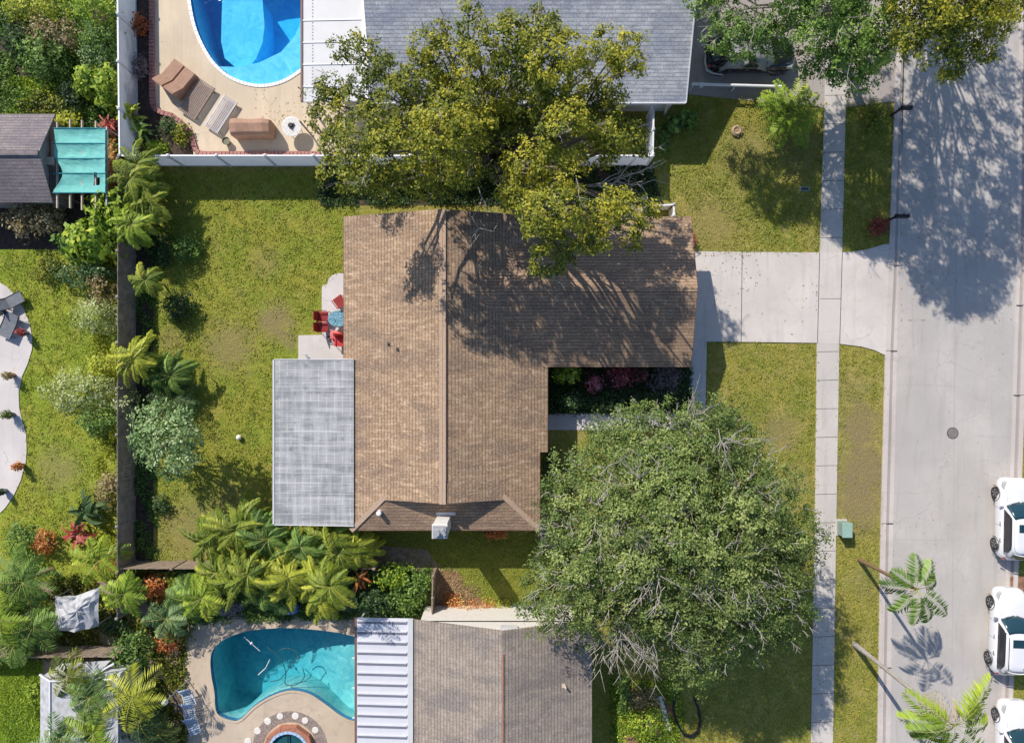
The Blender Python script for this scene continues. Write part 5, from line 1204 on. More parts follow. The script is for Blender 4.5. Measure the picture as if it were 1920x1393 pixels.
def pot(label, px, py, leafm, seed, r=.30, ph=.30):
    x, y, _ = W(px, py, .4); rg = np.random.default_rng(seed); t = thing('potted_plant', label, 'potted plant', (x, y, .05), group='potted plants along the curved patio edge')
    m = MB(); m.lathe((x, y, .05), [(.11, 0), (.17, ph), (.19, ph + .02), (.16, ph + .02), (.15, ph - .04)], 16); m.build('pot', simple('dark_pot_%d' % seed, (.12, .13, .15) if seed % 2 else (.20, .11, .08), .5, .2), t)
    d = unit(rg.normal(size=(60, 3))); d[:, 2] = abs(d[:, 2]); c = np.array([x, y, ph + .12]) + d * np.array([r, r, .55]) * rg.uniform(.4, 1, (60, 1)); pp = np.repeat(c, 4, 0) + rg.normal(size=(240, 3)) * .04
    quad_mesh('foliage', leaves_at(rg, pp, .13, .4, .4), .5 + rg.normal(0, .2, 240), leafm, t)
pot('dark red bushy plant in a pot beside the grey lounger', 43, 624, L['redleaf'], 1, .22); pot('brownish plant in a pot at the upper bend of the curved patio edge', 18, 704, L['dry'], 2, .24)
pot('grey-green plant in a blue-grey pot halfway down the curved patio', 17, 778, L['olive_dark'], 3, .26); pot('rusty red plant in a pot at the lower bend of the curved patio', 36, 874, L['rust'], 4, .22)
pot('small dark plant at the left frame edge low on the curved patio', 3, 922, L['dark'], 5, .14)

# ------------------------------------------------------------------ trees
OL = dict(leaf=.145, tufts=35, per=34, spread=.12)
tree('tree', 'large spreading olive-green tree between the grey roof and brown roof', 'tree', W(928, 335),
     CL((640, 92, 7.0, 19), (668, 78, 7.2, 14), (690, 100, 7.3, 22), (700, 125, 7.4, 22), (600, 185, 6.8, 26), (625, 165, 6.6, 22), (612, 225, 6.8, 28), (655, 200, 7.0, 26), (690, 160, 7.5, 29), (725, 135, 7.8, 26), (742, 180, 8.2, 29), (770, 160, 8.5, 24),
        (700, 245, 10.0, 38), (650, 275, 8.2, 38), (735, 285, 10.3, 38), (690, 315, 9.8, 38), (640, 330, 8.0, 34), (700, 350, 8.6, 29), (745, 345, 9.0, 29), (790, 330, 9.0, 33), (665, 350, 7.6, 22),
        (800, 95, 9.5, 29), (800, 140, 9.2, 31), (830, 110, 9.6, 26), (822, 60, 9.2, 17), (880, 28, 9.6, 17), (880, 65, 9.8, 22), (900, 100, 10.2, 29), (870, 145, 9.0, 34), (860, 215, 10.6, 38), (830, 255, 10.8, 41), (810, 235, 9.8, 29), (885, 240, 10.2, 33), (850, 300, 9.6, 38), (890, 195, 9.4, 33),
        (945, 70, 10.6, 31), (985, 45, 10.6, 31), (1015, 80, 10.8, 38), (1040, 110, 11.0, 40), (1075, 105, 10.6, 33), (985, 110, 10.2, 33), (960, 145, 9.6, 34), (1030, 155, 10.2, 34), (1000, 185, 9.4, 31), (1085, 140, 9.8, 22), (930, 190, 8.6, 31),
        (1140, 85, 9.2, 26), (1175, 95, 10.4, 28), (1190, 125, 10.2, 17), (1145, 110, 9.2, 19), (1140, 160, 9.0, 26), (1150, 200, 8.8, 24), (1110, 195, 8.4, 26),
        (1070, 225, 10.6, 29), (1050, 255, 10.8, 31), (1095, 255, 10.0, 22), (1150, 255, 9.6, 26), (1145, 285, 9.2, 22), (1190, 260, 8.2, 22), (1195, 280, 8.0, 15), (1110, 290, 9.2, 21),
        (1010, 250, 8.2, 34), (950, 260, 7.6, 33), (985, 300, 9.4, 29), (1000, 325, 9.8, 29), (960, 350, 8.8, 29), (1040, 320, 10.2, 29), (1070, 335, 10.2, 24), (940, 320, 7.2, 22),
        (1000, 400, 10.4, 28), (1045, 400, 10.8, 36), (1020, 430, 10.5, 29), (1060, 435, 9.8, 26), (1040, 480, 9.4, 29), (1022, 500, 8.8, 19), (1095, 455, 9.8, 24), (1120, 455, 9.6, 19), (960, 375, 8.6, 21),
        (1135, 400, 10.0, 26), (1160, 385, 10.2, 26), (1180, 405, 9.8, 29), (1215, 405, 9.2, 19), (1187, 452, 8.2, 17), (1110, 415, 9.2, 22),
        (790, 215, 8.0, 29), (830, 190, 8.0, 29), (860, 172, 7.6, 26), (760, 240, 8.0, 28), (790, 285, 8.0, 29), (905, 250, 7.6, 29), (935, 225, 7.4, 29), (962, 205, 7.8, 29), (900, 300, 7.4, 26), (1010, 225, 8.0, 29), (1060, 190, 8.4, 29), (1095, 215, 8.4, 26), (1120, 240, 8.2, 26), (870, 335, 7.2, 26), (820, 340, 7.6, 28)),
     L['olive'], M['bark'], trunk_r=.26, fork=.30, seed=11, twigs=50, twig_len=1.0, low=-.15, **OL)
# bare grey limbs reaching out of it
bl = MB(); rd = random.Random(77)
def barelimb(p0, p1, r0, k, sub=.5):
    pts = wiggle(rd, p0, p1, 6, .06); bl.tube(pts, [r0 * (1 - .75 * i / 6) for i in range(7)], 5)
    for j in range(k):
        a = pts[rd.randint(1, 5)]; d = (Vector(p1) - Vector(p0)).normalized(); L_ = (Vector(p1) - Vector(p0)).length * sub * rd.uniform(.5, 1)
        e = a + (d + Vector((rd.uniform(-1, 1), rd.uniform(-1, 1), rd.uniform(-.2, .5)))).normalized() * L_; q = wiggle(rd, a, e, 4, .09); bl.tube(q, [.035, .028, .02, .013, .006], 4)
        for _ in range(2): s_ = q[rd.randint(1, 3)]; bl.tube([s_, s_ + Vector((rd.uniform(-1, 1), rd.uniform(-1, 1), rd.uniform(-.1, .4))) * L_ * .35], [.016, .005], 4)
fk = W(915, 300, 4.0)
barelimb(fk, W(850, 110, 8.6), .10, 3); barelimb(W(850, 110, 8.6), W(775, 50, 9.4), .05, 3); barelimb(W(850, 110, 8.6), W(825, 15, 9.8), .05, 3); barelimb(W(850, 120, 8.4), W(905, 40, 9.6), .05, 2)
barelimb(fk, W(1120, 345, 6.5), .07, 3); barelimb(W(1120, 345, 6.5), W(1250, 345, 6.8), .05, 7); barelimb(W(1130, 345, 6.5), W(1225, 315, 7.0), .035, 5); barelimb(W(1100, 350, 6.5), W(1215, 370, 6.8), .035, 5)
barelimb(fk, W(905, 330, 6.5), .07, 1); barelimb(W(905, 330, 6.5), W(885, 445, 8.0), .04, 4); barelimb(fk, W(965, 400, 6.0), .10, 1, .2); barelimb(W(965, 400, 6.0), W(1015, 470, 6.5), .08, 2, .3)
barelimb(W(1010, 470, 6), W(1005, 520, 6.2), .04, 2); barelimb(W(965, 400, 6.0), W(1110, 430, 8), .06, 1); barelimb(W(1110, 430, 8), W(1175, 440, 8.6), .05, 3)
TT = [o for o in COL.objects if o.get('label', '').startswith('large spreading olive')][0]
bl.build('bare_limbs', M['bark_pale'], TT)

rg = np.random.default_rng(21)
OAK = [(1110, 795), (1160, 765), (1210, 750), (1262, 752), (1300, 735), (1345, 735), (1385, 765), (1405, 800), (1445, 835), (1475, 880), (1500, 920), (1530, 965), (1548, 1000), (1532, 1050), (1515, 1100), (1520, 1160), (1500, 1205), (1462, 1222), (1440, 1255), (1400, 1235), (1355, 1270), (1300, 1300), (1262, 1295), (1250, 1250), (1200, 1225), (1120, 1200), (1060, 1215), (1015, 1185), (975, 1170), (980, 1120), (1000, 1070), (1008, 1020), (1012, 960), (1018, 905), (1045, 860), (1090, 830)]
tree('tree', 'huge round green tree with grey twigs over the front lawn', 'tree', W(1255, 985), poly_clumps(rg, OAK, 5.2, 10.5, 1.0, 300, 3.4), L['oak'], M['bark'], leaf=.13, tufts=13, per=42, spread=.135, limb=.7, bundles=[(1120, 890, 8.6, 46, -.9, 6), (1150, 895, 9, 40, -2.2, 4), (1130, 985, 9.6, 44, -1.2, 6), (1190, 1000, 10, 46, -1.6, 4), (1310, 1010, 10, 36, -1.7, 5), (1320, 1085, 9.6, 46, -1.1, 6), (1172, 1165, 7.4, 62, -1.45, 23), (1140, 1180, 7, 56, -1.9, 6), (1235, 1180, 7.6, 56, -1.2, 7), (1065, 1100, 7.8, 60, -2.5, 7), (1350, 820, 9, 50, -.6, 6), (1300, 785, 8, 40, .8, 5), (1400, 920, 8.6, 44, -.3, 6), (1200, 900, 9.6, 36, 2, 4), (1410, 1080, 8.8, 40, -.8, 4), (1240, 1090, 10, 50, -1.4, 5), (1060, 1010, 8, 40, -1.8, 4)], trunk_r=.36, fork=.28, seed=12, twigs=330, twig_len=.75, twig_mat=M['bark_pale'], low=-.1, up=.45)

tree('tree', 'street-side tree with patchy crown over the covered car at the top', 'tree', W(1565, 85),
     CL((1322, 8, 6.2, 24), (1345, 25, 6.2, 24), (1310, -15, 6.0, 26), (1350, 75, 6.0, 24), (1375, 55, 6.4, 30), (1395, 80, 6.2, 30), (1425, 60, 6.4, 28), (1450, 75, 6.2, 26), (1455, 45, 6.8, 22), (1410, 40, 6.4, 24), (1465, 100, 5.8, 18),
        (1500, 20, 7.5, 30), (1540, 30, 7.8, 34), (1525, 60, 7.4, 30), (1575, 25, 8.0, 32), (1600, 60, 7.8, 36), (1635, 30, 8.0, 34), (1660, 55, 7.6, 28), (1570, 95, 7.0, 30), (1605, 105, 7.0, 34), (1640, 95, 7.2, 32), (1555, 125, 6.4, 28), (1590, 140, 6.4, 30), (1620, 145, 6.4, 26), (1520, 118, 6.0, 24), (1665, 95, 7.2, 18),
        (1480, -40, 8, 50), (1560, -50, 8.5, 55), (1640, -45, 8.5, 55), (1400, -60, 7, 50), (1560, -130, 8.5, 60), (1650, -130, 8.5, 60), (1480, -120, 8.0, 60), (1500, -200, 8.0, 60), (1580, -220, 8.0, 60), (1640, -210, 8.0, 60)),
     L['green'], M['bark_pale'], leaf=.14, tufts=42, per=30, spread=.12, limb=.6, trunk_r=.26, fork=.45, seed=13, twigs=50, twig_len=1.3, twig_mat=M['bark_pale'])
tree('tree', 'yellow-green dense round crown overhanging the street at the top right', 'tree', W(1662, -200),
     CL((1720, 30, 9.4, 42), (1740, 70, 9.3, 44), (1775, 95, 9.1, 42), (1790, 45, 9.8, 48), (1830, 70, 9.3, 44), (1850, 30, 9.6, 44), (1875, 5, 9.2, 40), (1820, 0, 10.2, 50), (1770, -10, 10.4, 50), (1715, -20, 9.8, 50), (1800, 112, 8.8, 24), (1705, 70, 8.8, 26), (1868, 45, 9.0, 24),
        (1880, -50, 9.4, 55), (1830, -80, 9.8, 60), (1760, -90, 10, 60), (1890, -110, 9.2, 60), (1700, -110, 9.5, 60), (1950, -140, 9, 60), (1820, -160, 9.5, 60), (1750, -190, 9.5, 60), (1900, -200, 9, 60)),
     L['olive'], M['bark'], leaf=.15, tufts=27, per=30, spread=.13, limb=.5, sparse=CL((1660, -160, 8.4, 62), (1720, -230, 8.4, 62), (1790, -250, 8.4, 62), (1860, -260, 8.4, 62), (1930, -230, 8.4, 62), (1650, -260, 8.4, 62), (1700, -320, 8.4, 62), (1770, -340, 8.4, 62), (1850, -350, 8.4, 62), (1930, -330, 8.4, 62), (1660, -400, 8.4, 62), (1740, -430, 8.4, 62), (1820, -440, 8.4, 62), (1900, -430, 8.4, 62), (1980, -300, 8.4, 62), (1990, -180, 8.4, 62), (1970, -60, 8.4, 62)), sparse_tufts=13, trunk_r=.24, fork=.4, seed=14)
tree('tree', 'small silvery green tree against the board fence in the back lawn', 'tree', W(330, 835),
     CL((275, 785, 3.2, 24), (305, 780, 3.6, 28), (340, 785, 3.6, 22), (262, 825, 2.8, 18), (290, 820, 3.8, 28), (325, 820, 4.0, 32), (355, 815, 3.6, 22), (275, 850, 2.8, 18), (305, 860, 3.4, 28), (340, 858, 3.6, 26), (362, 845, 3.2, 18), (325, 885, 2.8, 16), (252, 822, 2.4, 10)),
     L['silver'], M['bark'], leaf=.17, tufts=64, per=14, spread=.12, trunk_r=.08, fork=.3, seed=15, low=-.3)
m = None
# street palms, tall and thin
cA = W(1718, 1105, 5.6); palm('tall thin palm leaning over the kerb, upper of the two street palms', 1611, 1049, 5.6, L['green'], 31, bare=.2, n=9, L_=2.0, ll=.55, lw=.06, el=(.1, .9), droop=1.7, trunk_r=.085, crown=cA[:2], azs=[1.75, 1.0, .25, -.5, -1.05, -1.6, -2.3, 3.0, 2.4], nl=36, vdrop=.55, dead=3, group='street palms on the verge', bark=M['bark_brown'])
cB = W(1790, 1358, 8.2); palm('tall thin palm with tan crownshaft, lower of the two street palms', 1602, 1207, 8.2, L['bright'], 32, bare=.18, n=10, L_=2.6, ll=.66, lw=.065, el=(.0, .7), droop=1.5, trunk_r=.10, crown=cB[:2], azs=[.75, .25, 1.1, -.25, -.8, -1.5, -2.2, 3.10, 3.35, 2.7], nl=38, vdrop=.6, dead=16, group='street palms on the verge', bark=M['bark_pale'])
palm('bushy fan palm on the shaded lawn below the covered car', 1462, 228, 1.3, L['bright'], 33, n=22, L_=2.1, ll=.45, lw=.085, el=(.2, .9), droop=1.0, trunk_r=.16, nl=20, vdrop=.25, dead=3)
m = MB(); rd = random.Random(8)
for k in range(7): a = rd.uniform(2.6, 4.0); q = W(1392, 247, .1); m.tube(wiggle(rd, q, (q[0] + 1.1 * cos(a) + .6, q[1] + .5 * sin(a), .12), 3, .1), [.05, .04, .03, .01], 5)
m.lathe(W(1380, 247, 0), [(.26, 0), (.30, .12), (.2, .22), (.1, .14)], 12); tag(m.build('fallen_fronds', M['palm_wood']), 'curled dry brown palm boot lying left of the fan palm', 'dry frond')

# ------------------------------------------------------------------ plants in the back lawn bed, right of the board fence
BR = dict(width=.30, group=None)
feather('bright yellow-green feathery palm clump just below the white fence corner', 262, 345, 2.4, 1.5, L['frond'], 41, 13, 3)
feather('feathery palm clump right of the fence top, with drooping tips', 290, 385, 2.0, 1.3, L['frond'], 42, 10, 2)
feather('arching feathery palm clump over the fence, just above the bare stretch', 262, 425, 2.2, 1.3, L['bright'], 43, 11, 2)
feather('small star-shaped yellow-green palm between two bare stretches of the fence', 282, 528, 2.0, 1.15, L['frond'], 44, 9, 1)
feather('yellow-green arching palm over the middle of the fence', 272, 665, 2.2, 1.55, L['yellow'], 45, 11, 2)
feather('green feathery palm spreading onto the lawn above the silvery tree', 318, 705, 1.4, 1.6, L['green'], 46, 12, 2)
palm('dark spiky palm in shade on the back lawn above the silvery tree', 340, 745, .9, L['dark'], 47, n=14, L_=1.5, ll=.4, el=(.2, 1.0), droop=1.2, cat='palm')
bush('small dark shrub beside the lawn edge left of the upper shaded clump', 'shrub', 345, 465, 28, 26, 1.0, L['green'], 48)
bush('leafy dark shrub at the lawn edge opposite the star-shaped clump', 'shrub', 330, 575, 30, 34, 1.0, L['dark'], 49)
bush('low plant at the edge of the lawn bed below the silvery tree', 'shrub', 300, 950, 16, 18, .6, L['dark'], 50)
bush('tall narrow shrub in the corner where the two fences meet at the top', 'shrub', 300, 468, 22, 40, .7, L['dark'], 51)
# ------------------------------------------------------------------ left of the board fence
def big_leaf(label, px, py, rx, ry, h, mat, seed): return bush(label, 'shrub', px, py, rx, ry, h, mat, seed, leaf=.34, per=4, dens=.8)
big_leaf('round-leaved bush hanging over the fence, below the yellow-green clump', 205, 395, 42, 46, 2.6, L['bright'], 60)
big_leaf('round-leaved bush, lower half of the big-leaf hedge left of the fence', 170, 450, 58, 42, 2.4, L['bright'], 61)
big_leaf('isolated round leaves at the left tip of the big-leaf hedge', 128, 460, 20, 22, 1.6, L['green'], 62)
bush('brownish dry-looking bush below the grey-brown shed', 'shrub', 62, 408, 60, 34, 1.6, L['dry'], 63, leaf=.16)
bush('grey-green low bush under the big-leaf hedge', 'shrub', 150, 512, 60, 26, 1.5, L['silver'], 64, tint=-.15)
bush('olive low bush at the left end of the shaded lawn edge', 'shrub', 90, 505, 32, 22, .8, L['olive'], 65)
bush('dry thin bush against the fence beside the round-leaved hedge', 'shrub', 185, 545, 30, 30, 1.6, L['dry'], 66, dens=.5, tint=-.2)
bush('pale yellow flowering bush against the fence opposite the star-shaped clump', 'shrub', 180, 590, 46, 34, 1.9, L['cream'], 67, leaf=.12, dens=1.3)
bush('yellow-leaved shrub below the pale flowering bush on the left side of the fence', 'shrub', 190, 688, 30, 26, 1.3, L['yellow'], 68)
bush('wide cream variegated bush reaching left from the fence', 'shrub', 150, 735, 68, 40, 2.2, L['cream'], 69, leaf=.13, dens=1.2)
bush('green lower part of hedge under the cream variegated bush', 'shrub', 180, 790, 38, 34, 1.9, L['green'], 70, tint=.05)
bush('small cream plant spilling over the top of the fence', 'shrub', 234, 752, 16, 26, 2.1, L['cream'], 71, dens=.7, tint=.1)
bush('dry pinkish bush close to the fence above the dark green plant', 'shrub', 200, 920, 20, 34, 1.2, L['dry'], 72, dens=.6, tint=-.1)
blade_plant('dark green rosette plant at the lower left side of the fence', 165, 960, 1.2, 1.1, L['dark'], 73, n=30, width=.20)
blade_plant('bright red leafed plant beside the pale green frond', 150, 1003, 1.0, .8, L['redleaf'], 74, n=30, width=.15)
bush('rust-red small shrub at the left, beside green fronds', 'shrub', 80, 1020, 20, 24, 1.2, L['rust'], 75, tint=-.1)
bush('thin leafy shrub at the far left above the palm thicket', 'shrub', 38, 1020, 30, 42, 1.4, L['green'], 76)
# ------------------------------------------------------------------ top left thicket
for k, (lab, px, py, rx, ry, h, mt, lf) in enumerate([
    ('yellow-green bush at the very top left', 60, 15, 62, 24, 2.6, 'yellow', .15), ('bright bush along the top edge left of the white fence', 175, 18, 46, 28, 2.8, 'bright', .15), ('brownish twiggy bush in the middle of the top left thicket', 95, 62, 46, 34, 2.2, 'dry', .14),
    ('leafy bush with fresh tips left of the middle of the thicket', 78, 108, 46, 42, 2.2, 'green', .17), ('bush close to the white fence below the top edge', 185, 72, 38, 34, 2.4, 'green', .15), ('grey twiggy bush against the white fence', 178, 108, 40, 24, 2.0, 'silver', .12),
    ('yellow-green tall bush below the grey twiggy bush', 165, 150, 30, 30, 1.9, 'bright', .20), ('round-leaved bush pressed against the white fence', 200, 165, 24, 44, 2.0, 'bright', .28), ('soft grassy bush left in the shade', 95, 195, 56, 26, .8, 'olive', .16),
    ('leafy shrub just above the teal canopy', 125, 225, 30, 16, .8, 'yellow', .18), ('dark shrub in deep shade above the shed', 30, 60, 30, 50, 1.4, 'dark', .16), ('shrub in shade between the thicket bushes', 135, 175, 26, 34, 1.0, 'dark', .16)]):
    bush(lab, 'shrub', px, py, rx, ry, h, L[mt], 80 + k, leaf=lf)
blade_plant('red bromeliad between the teal canopy and the white fence', 206, 237, .8, .7, L['redleaf'], 95, n=26, width=.10)
bush('narrow rust and yellow hedge between the teal canopy and the fence', 'hedge', 208, 310, 10, 52, 1.2, L['rust'], 96, tint=.1)
bush('pinkish dry shrub poking out below the teal canopy', 'shrub', 185, 375, 22, 14, 1.0, L['dry'], 97)
# garden bed by the bright pool
blade_plant('tall yellow-green plant at the upper corner of the curved garden bed', 245, 215, 1.5, .7, L['yellow'], 100, n=22, width=.18)
blade_plant('spiky green plant in the lower left of the curved garden bed', 262, 245, 1.0, .8, L['green'], 101, n=26, width=.14)
bush('rounded shrub at the right of the curved garden bed', 'shrub', 340, 252, 17, 20, .7, L['olive'], 102); bush('olive shrub in the middle of the curved garden bed', 'shrub', 312, 238, 17, 17, .7, L['dark'], 103, tint=.15)
bush('bright ground plant at the bottom of the curved garden bed', 'shrub', 290, 274, 22, 12, .4, L['bright'], 104)
bush('dark red bush by the brick edging near the top', 'shrub', 262, 45, 13, 22, .7, L['rust'], 105, tint=-.3); bush('purple-brown bush by the brick edging, lower one', 'shrub', 260, 125, 15, 20, .8, L['mauve'], 106, tint=-.35)
# ------------------------------------------------------------------ thicket of feathery palms between the lawn and the teal pool
for k, (px, py, h, r, mt, n, wd) in enumerate([(385, 1020, 2.6, 1.35, 'bright', 30, .22), (440, 1000, 2.8, 1.5, 'bright', 34, .24), (500, 1015, 2.8, 1.4, 'green', 30, .26), (560, 1030, 2.8, 1.5, 'green', 30, .24), (630, 1040, 2.9, 1.6, 'bright', 30, .26),
        (400, 1080, 2.4, 1.3, 'bright', 26, .24), (465, 1080, 3.0, 1.5, 'bright', 34, .28), (540, 1085, 3.0, 1.5, 'yellow', 30, .28), (610, 1090, 2.8, 1.4, 'yellow', 28, .26), (590, 1130, 2.2, 1.2, 'yellow', 18, .26), (480, 1125, 2.0, 1.1, 'green', 20, .22), (655, 1030, 2.6, 1.3, 'yellow', 18, .28)]):
    lab = ['upper left tip clump', 'upper clump left of the patio roof corner', 'clump just below the patio roof', 'clump below the middle of the patio roof edge', 'clump below the right end of the patio roof', 'lower left clump', 'central clump', 'central yellow-tinted clump', 'right-hand yellow-tinted clump', 'lower clump hanging over the teal pool', 'lower clump left of the blue float', 'far right clump by the house corner'][k]
    feather(lab + ' of thicket above the teal pool', px + 12, py - 12, h * .8, r * 1.15, L['frond' if mt == 'bright' else mt], 110 + k, 9, 3, group='feathery palm clumps above the teal pool')
blade_plant('withered orange fronds at the right end of the palm thicket', 675, 1078, 1.6, .8, L['rust'], 125, n=14, width=.12)
bush('leafy green shrub between the thicket and the short board fence, upper', 'shrub', 735, 1085, 38, 24, 1.5, L['bright'], 126, leaf=.18, tint=-.1); bush('dark green shrub above the ribbed patio roof', 'shrub', 700, 1130, 46, 24, 1.5, L['dark'], 127, leaf=.2); bush('leafy shrub left of the short board fence', 'shrub', 770, 1110, 40, 32, 1.5, L['green'], 128, leaf=.16)
bush('dense shrub beside the board fence post', 'shrub', 745, 1135, 46, 20, 1.3, L['green'], 129, leaf=.18); bush('orange flowering ground plants along the white wall of the lower house', 'ground plant', 885, 1140, 62, 15, .75, L['rust'], 130, leaf=.10, tint=.1)
bush('yellow ground plants at the right end of the white wall', 'ground plant', 940, 1138, 22, 14, .6, L['yellow'], 131, leaf=.09); bush('low orange plants in the red mulch', 'ground plant', 850, 1128, 20, 16, .35, L['rust'], 132, leaf=.09)
# front bed in the house corner
bush('bright green bush in the inner corner of the L-shaped house', 'shrub', 1062, 700, 24, 18, 1.9, L['bright'], 140, leaf=.2); bush('grey-green bush below the bright corner bush', 'shrub', 1068, 752, 26, 20, 1.2, L['silver'], 141, tint=-.25)
bush('bush with pink and red blossoms in the front bed', 'flowering bush', 1114, 718, 14, 17, 1.2, L['pinkf'], 142, tint=.2); bush('larger magenta bush under the wing eave', 'flowering bush', 1163, 708, 25, 20, 1.4, L['pinkf'], 143, tint=-.05)
bush('dark red bush right of the magenta bush under the eave', 'flowering bush', 1200, 700, 18, 14, 1.1, L['pinkf'], 144, tint=-.25); bush('purple-dark shrub at the right of the front bed', 'shrub', 1250, 715, 30, 24, .9, L['mauve'], 145, tint=-.4); bush('dark green ground shrub in the middle of the front bed', 'shrub', 1140, 755, 50, 16, .7, L['dark'], 146)
bush('dark shrub between blossoms and walkway end', 'shrub', 1220, 750, 40, 18, .7, L['dark'], 147)
bush('mauve blossoming shrub at the house corner beside the huge tree', 'flowering bush', 1022, 995, 14, 32, 1.6, L['mauve'], 148); bush('small red plants along the shaded foot of the house wall', 'shrub', 930, 1003, 24, 5, .5, L['rust'], 149); bush('dark shrub along the house wall under the huge tree', 'shrub', 1032, 880, 16, 34, .8, L['dark'], 150)
bush('round red bush beside the black mailbox', 'flowering bush', 1650, 422, 17, 18, .8, L['redleaf'], 151, leaf=.10, dens=2.2, tint=-.2); bush('yellow-green shrub beside the upper mailbox', 'shrub', 1640, 215, 20, 28, .8, L['olive'], 152)
bush('red plants peeking out at the garage corner', 'shrub', 1297, 448, 5, 15, .7, L['redleaf'], 153, leaf=.1)
big_leaf('big-leaved plant in the shade below the grey roof, right one', 1290, 222, 14, 12, .9, L['green'], 154); big_leaf('big-leaved plant in the shade below the grey roof, left one', 1266, 230, 12, 12, .8, L['green'], 155)
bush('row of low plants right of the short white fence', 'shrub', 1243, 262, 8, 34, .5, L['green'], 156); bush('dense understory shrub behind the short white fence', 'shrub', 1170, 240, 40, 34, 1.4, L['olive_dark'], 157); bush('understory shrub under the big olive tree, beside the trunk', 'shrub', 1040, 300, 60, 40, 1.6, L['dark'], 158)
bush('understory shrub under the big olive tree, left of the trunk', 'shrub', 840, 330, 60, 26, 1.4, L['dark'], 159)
# beds below the huge tree
bush('yellow-green shrub in the bottom bed beside the lower house', 'shrub', 1215, 1360, 44, 34, 1.0, L['bright'], 160, leaf=.12); bush('dusty pink shrub in the bottom bed under the twigs', 'shrub', 1200, 1310, 36, 20, .8, L['dry'], 161, leaf=.12, tint=-.1); bush('narrow shrub at the left of the bottom bed', 'shrub', 1170, 1300, 12, 44, 1.0, L['green'], 162)
m = MB(); oval = [W2(x, y, .1) for x, y in ((1266, 1290), (1262, 1330), (1268, 1352), (1282, 1376), (1296, 1380), (1308, 1372), (1313, 1352), (1310, 1330), (1300, 1305))]
for a, b in zip(oval[:-1], oval[1:]): m.bar((*a, .09), (*b, .09), .10, .18)
tag(m.build('lawn_edging', M['black']), 'dark curved edging around a small oval of grass at the bottom', 'edging')
m = MB(); 
for k, (px, py) in enumerate([(1237 + i * 2.4, 1308 + i * 8) for i in range(8)]): q = W(px, py); rd = random.Random(k); m.lathe((q[0], q[1], 0), [(.14, 0), (.16, .08), (.08, .15)], 7)
tag(m.build('rock_border', M['stucco']), 'line of pale rocks beside the dark curved edging', 'rock border')
# ------------------------------------------------------------------ bottom left palms
for k, (lab, px, py, h, n, Lf, mt, st, lf) in enumerate([
    ('pale frond palm crossing the lower end of the board fence', 185, 1050, 1.8, 9, 1.8, 'bright', 1, .45), ('bright spiky palm between tarpaulin and fence', 243, 1108, 2.4, 13, 1.35, 'bright', 1, .42), ('feathery palm at the left edge beside the rust-red shrub', 55, 1085, 2.4, 14, 1.9, 'green', 2, .5),
    ('feathery palm at the left frame edge, middle', 20, 1150, 2.6, 14, 1.8, 'bright', 2, .5), ('feathery palm left of the tarpaulin shelter', 70, 1170, 2.2, 12, 1.5, 'green', 2, .5), ('bushy palm at the left end of the pale board fence', 30, 1205, 2.0, 12, 1.5, 'green', 2, .5),
    ('green palm just above the board fence end, left of the pool deck', 345, 1130, 1.6, 12, 1.5, 'green', 2, .45), ('silvery palm between the shed and the pool deck', 310, 1160, 1.8, 11, 1.3, 'silver', 1, .45), ('yellow palm with one long golden frond', 262, 1295, 2.6, 9, 2.0, 'yellow', 1, .62),
    ('green palm over the white-walled shed corner', 190, 1290, 2.9, 10, 1.7, 'green', 1, .55), ('olive palm with upright fronds over the shed roof', 150, 1250, 2.9, 8, 1.4, 'olive', 1, .5), ('bright palm with comb-like fronds at the bottom', 190, 1360, 2.6, 13, 1.7, 'bright', 1, .6),
    ('silvery palm beside the shed wall at the bottom', 130, 1370, 2.6, 11, 1.6, 'silver', 1, .55), ('dark palm left of the shaded blue chairs', 260, 1350, 1.8, 12, 1.5, 'dark', 1, .5), ('small palm at the bottom edge of the frame', 285, 1385, 1.4, 10, 1.3, 'olive_dark', 1, .45), ('small palm leaning over the pool deck, upper left', 380, 1120, 2.0, 9, 1.5, 'bright', 1, .45)]):
    palm(lab, px + (960 - px) * .05, py + (697 - py) * .05, h, L[mt], 170 + k, n=n, L_=Lf, ll=lf, lw=.065, el=(.15, 1.0), droop=1.5, trunk_r=.06, stems=st, nl=20, vdrop=.45)
bush('dense dark shrub between the shed and the leftmost pool deck', 'shrub', 245, 1225, 42, 44, 1.8, L['green'], 190, tint=-.15); bush('brown dry shrub left of the teal pool', 'shrub', 315, 1205, 26, 20, 1.0, L['rust'], 191, tint=-.15); bush('dark shrub below the small palm by the pool deck', 'shrub', 330, 1190, 34, 22, .9, L['olive_dark'], 192)
bush('dry brown shrub at the bottom, left of the spa', 'shrub', 305, 1375, 34, 22, .9, L['dry'], 193, tint=-.15); bush('rust-coloured shrub under the bright spiky palm', 'shrub', 292, 1105, 26, 30, 1.2, L['rust'], 194, tint=-.1); bush('olive shrub beside the board fence, right of the spiky palm', 'shrub', 320, 1080, 30, 20, 1.0, L['olive'], 195)
bush('twiggy grey plant at the edge of the pool deck', 'shrub', 425, 1140, 30, 14, .6, L['mauve'], 196, dens=.5); bush('bright weeds beside the white-walled shed', 'shrub', 60, 1310, 16, 34, .6, L['bright'], 197)
bush('small dark shrub where both board fences meet', 'shrub', 210, 1180, 28, 22, 1.0, L['dark'], 198, tint=.1); bush('red-tinged low plants above the tarpaulin', 'shrub', 195, 1060, 22, 12, .8, L['rust'], 199)

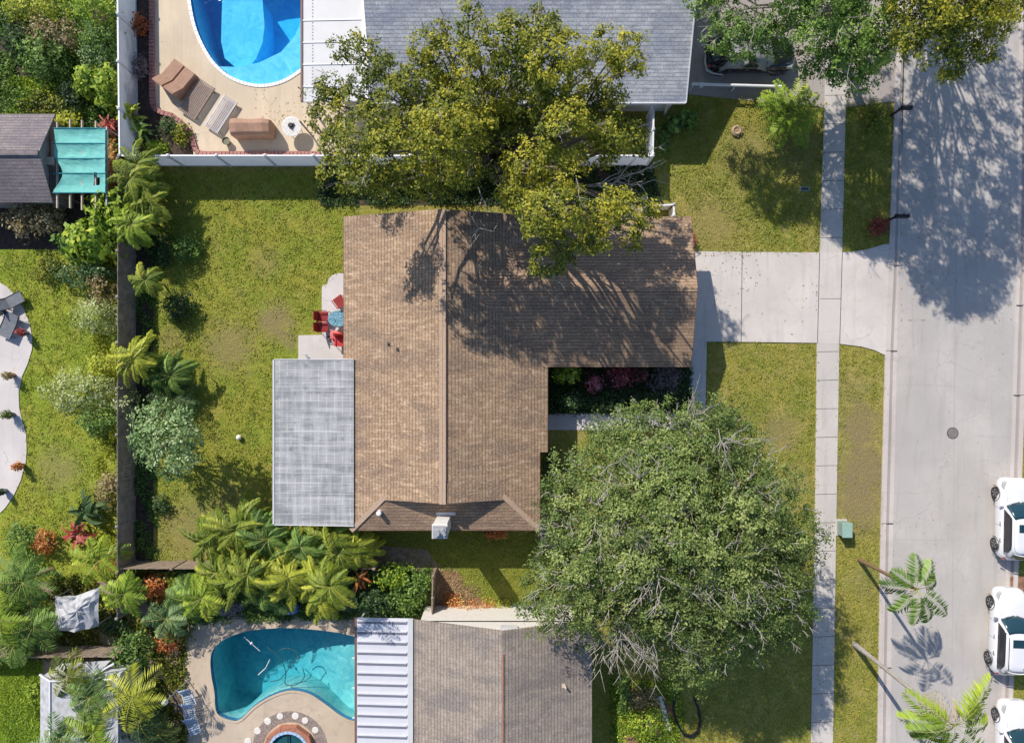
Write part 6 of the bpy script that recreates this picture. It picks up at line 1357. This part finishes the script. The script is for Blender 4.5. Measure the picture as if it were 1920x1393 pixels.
ground_cover('ground_cover', 'tangled low growth under the top left thicket', 'ground cover', [(-150, -100), (222, -100), (222, 300), (105, 230), (105, 212), (-150, 212)], 16000, L['green'], 300, .6, .17, .35)
ground_cover('ground_cover', 'soft yellow-green grass clumps above the grey-brown shed', 'ground cover', [(20, 150), (130, 150), (150, 220), (20, 215)], 3000, L['bright'], 301, .5, .22, .35)
ground_cover('ground_cover', 'mixed low growth under the palms in the bottom left', 'ground cover', [(-150, 1090), (350, 1070), (355, 1500), (215, 1500), (215, 1240), (-150, 1232)], 17000, L['olive'], 302, .5, .16, .42)
ground_cover('ground_cover', 'weedy strip along the foot of the dark board fence', 'ground cover', [(226, 320), (292, 320), (296, 1050), (226, 1050)], 4200, L['green'], 303, .35, .13, .55)
ground_cover('ground_cover', 'weedy strip on the left side of the dark board fence', 'ground cover', [(170, 470), (228, 470), (228, 1060), (190, 1060)], 5200, L['yellow'], 304, .4, .12, .5)
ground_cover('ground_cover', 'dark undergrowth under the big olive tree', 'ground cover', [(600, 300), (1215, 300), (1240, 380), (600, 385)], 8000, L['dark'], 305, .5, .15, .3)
ground_cover('ground_cover', 'leafy litter and growth below the palm thicket', 'ground cover', [(290, 1058), (815, 1066), (812, 1160), (660, 1160), (350, 1168)], 7000, L['green'], 306, .4, .15, .4)
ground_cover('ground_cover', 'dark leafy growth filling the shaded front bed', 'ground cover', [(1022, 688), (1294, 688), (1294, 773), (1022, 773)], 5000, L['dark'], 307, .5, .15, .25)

ground_cover('ground_cover', 'rusty seedlings scattered over the red mulch edge', 'ground cover', [(826, 1066), (872, 1066), (905, 1115), (955, 1140), (960, 1160), (826, 1160)], 2000, L['dry'], 308, .14, .08, .35)
ground_cover('ground_cover', 'mixed growth in the bottom bed beside the lower house', 'ground cover', [(1140, 1275), (1268, 1275), (1290, 1425), (1150, 1425)], 3600, L['bright'], 309, .4, .12, .5)

G = dict(hmax=.10, leaf=.085)
ground_cover('grass', 'tufted sunlit grass of the back lawn', 'grass', [(286, 322), (640, 322), (670, 400), (646, 510), (604, 536), (560, 628), (512, 680), (512, 985), (668, 1000), (668, 1056), (286, 1056)], 8000, L['grass'], 320, .10, .09, .2)
ground_cover('grass', 'tufted grass of the west lawn beside the curved patio', 'grass', [(0, 470), (228, 470), (228, 1010), (0, 1010), (52, 868), (52, 820), (36, 750), (62, 650), (46, 580), (0, 528)], 4000, L['grass'], 321, .10, .09, .2)
ground_cover('grass', 'tufted grass between driveway and top house', 'grass', [(1245, 180), (1548, 180), (1538, 476), (1262, 476)], 3500, L['grass'], 322, .10, .085, .2)
ground_cover('grass', 'tufted grass of the verge above the driveway', 'grass', [(1584, 180), (1679, 205), (1668, 464), (1640, 464), (1600, 475), (1577, 476)], 1300, L['grass'], 323, .10, .085, .2)
ground_cover('grass', 'tufted grass of the front lawn beside the huge tree', 'grass', [(1324, 640), (1532, 641), (1528, 1000), (1519, 1400), (1112, 1400), (1112, 1000), (1324, 760)], 7000, L['grass'], 324, .10, .085, .2)
ground_cover('grass', 'worn tufted grass of the verge below the driveway', 'grass', [(1572, 646), (1615, 651), (1660, 668), (1652, 1000), (1646, 1400), (1560, 1400), (1566, 1000)], 1600, L['grass'], 325, .10, .085, .2)
ground_cover('grass', 'tufted grass south of the brown-roofed house', 'grass', [(668, 985), (1120, 985), (1120, 1125), (940, 1145), (880, 1108), (830, 1066), (668, 1060)], 2250, L['grass'], 326, .10, .085, .2)

ground_cover('grass', 'tufted bright grass in the bottom left corner beside the white-walled shed', 'grass', [(0, 1240), (78, 1240), (78, 1395), (0, 1395)], 1500, L['bright'], 327, .10, .09, .2)

feather('tall feathery palm standing above the lower right of the palm thicket', 650, 1062, 4.8, 1.7, L['frond'], 410, 10, 1)
def litter(label, px_poly, z, n, seed, mat, size=.09):
    rg = np.random.default_rng(seed); xs = [p[0] for p in px_poly]; ys = [p[1] for p in px_poly]; c = rg.uniform(0, 1, (max(3, n // 14), 2)); i = rg.integers(0, len(c), n)
    x = min(xs) + (max(xs) - min(xs)) * np.clip(c[i, 0] + rg.normal(0, .12, n), 0, 1); y = min(ys) + (max(ys) - min(ys)) * np.clip(c[i, 1] + rg.normal(0, .12, n), 0, 1)
    p = np.stack([(x - 960) / S, (696.5 - y) / S, np.full(n, z)], 1); tag(quad_mesh('fallen_leaves', leaves_at(rg, p, size, .5, 3.0), .4 + rg.normal(0, .2, n), mat, None), label, 'fallen leaves', kind='stuff')
litter('fallen leaves on the driveway near the garage', [(1300, 480), (1530, 480), (1530, 636), (1300, 636)], .075, 110, 400, L['dry'])
litter('fallen leaves on the street in the tree shade', [(1690, 120), (1895, 120), (1895, 600), (1690, 600)], .035, 260, 401, L['dry'])
litter('fallen leaves and debris on the sunny street', [(1680, 620), (1880, 620), (1850, 1380), (1675, 1380)], .035, 110, 402, L['dry'], .07)
litter('fallen leaves along the sidewalk beside the huge tree', [(1523, 960), (1564, 960), (1560, 1390), (1521, 1390)], .07, 130, 403, L['dry'], .08)
litter('fallen leaves on the cream pool deck under the olive tree', [(480, 170), (600, 170), (600, 285), (480, 285)], .075, 90, 404, L['dry'], .08)
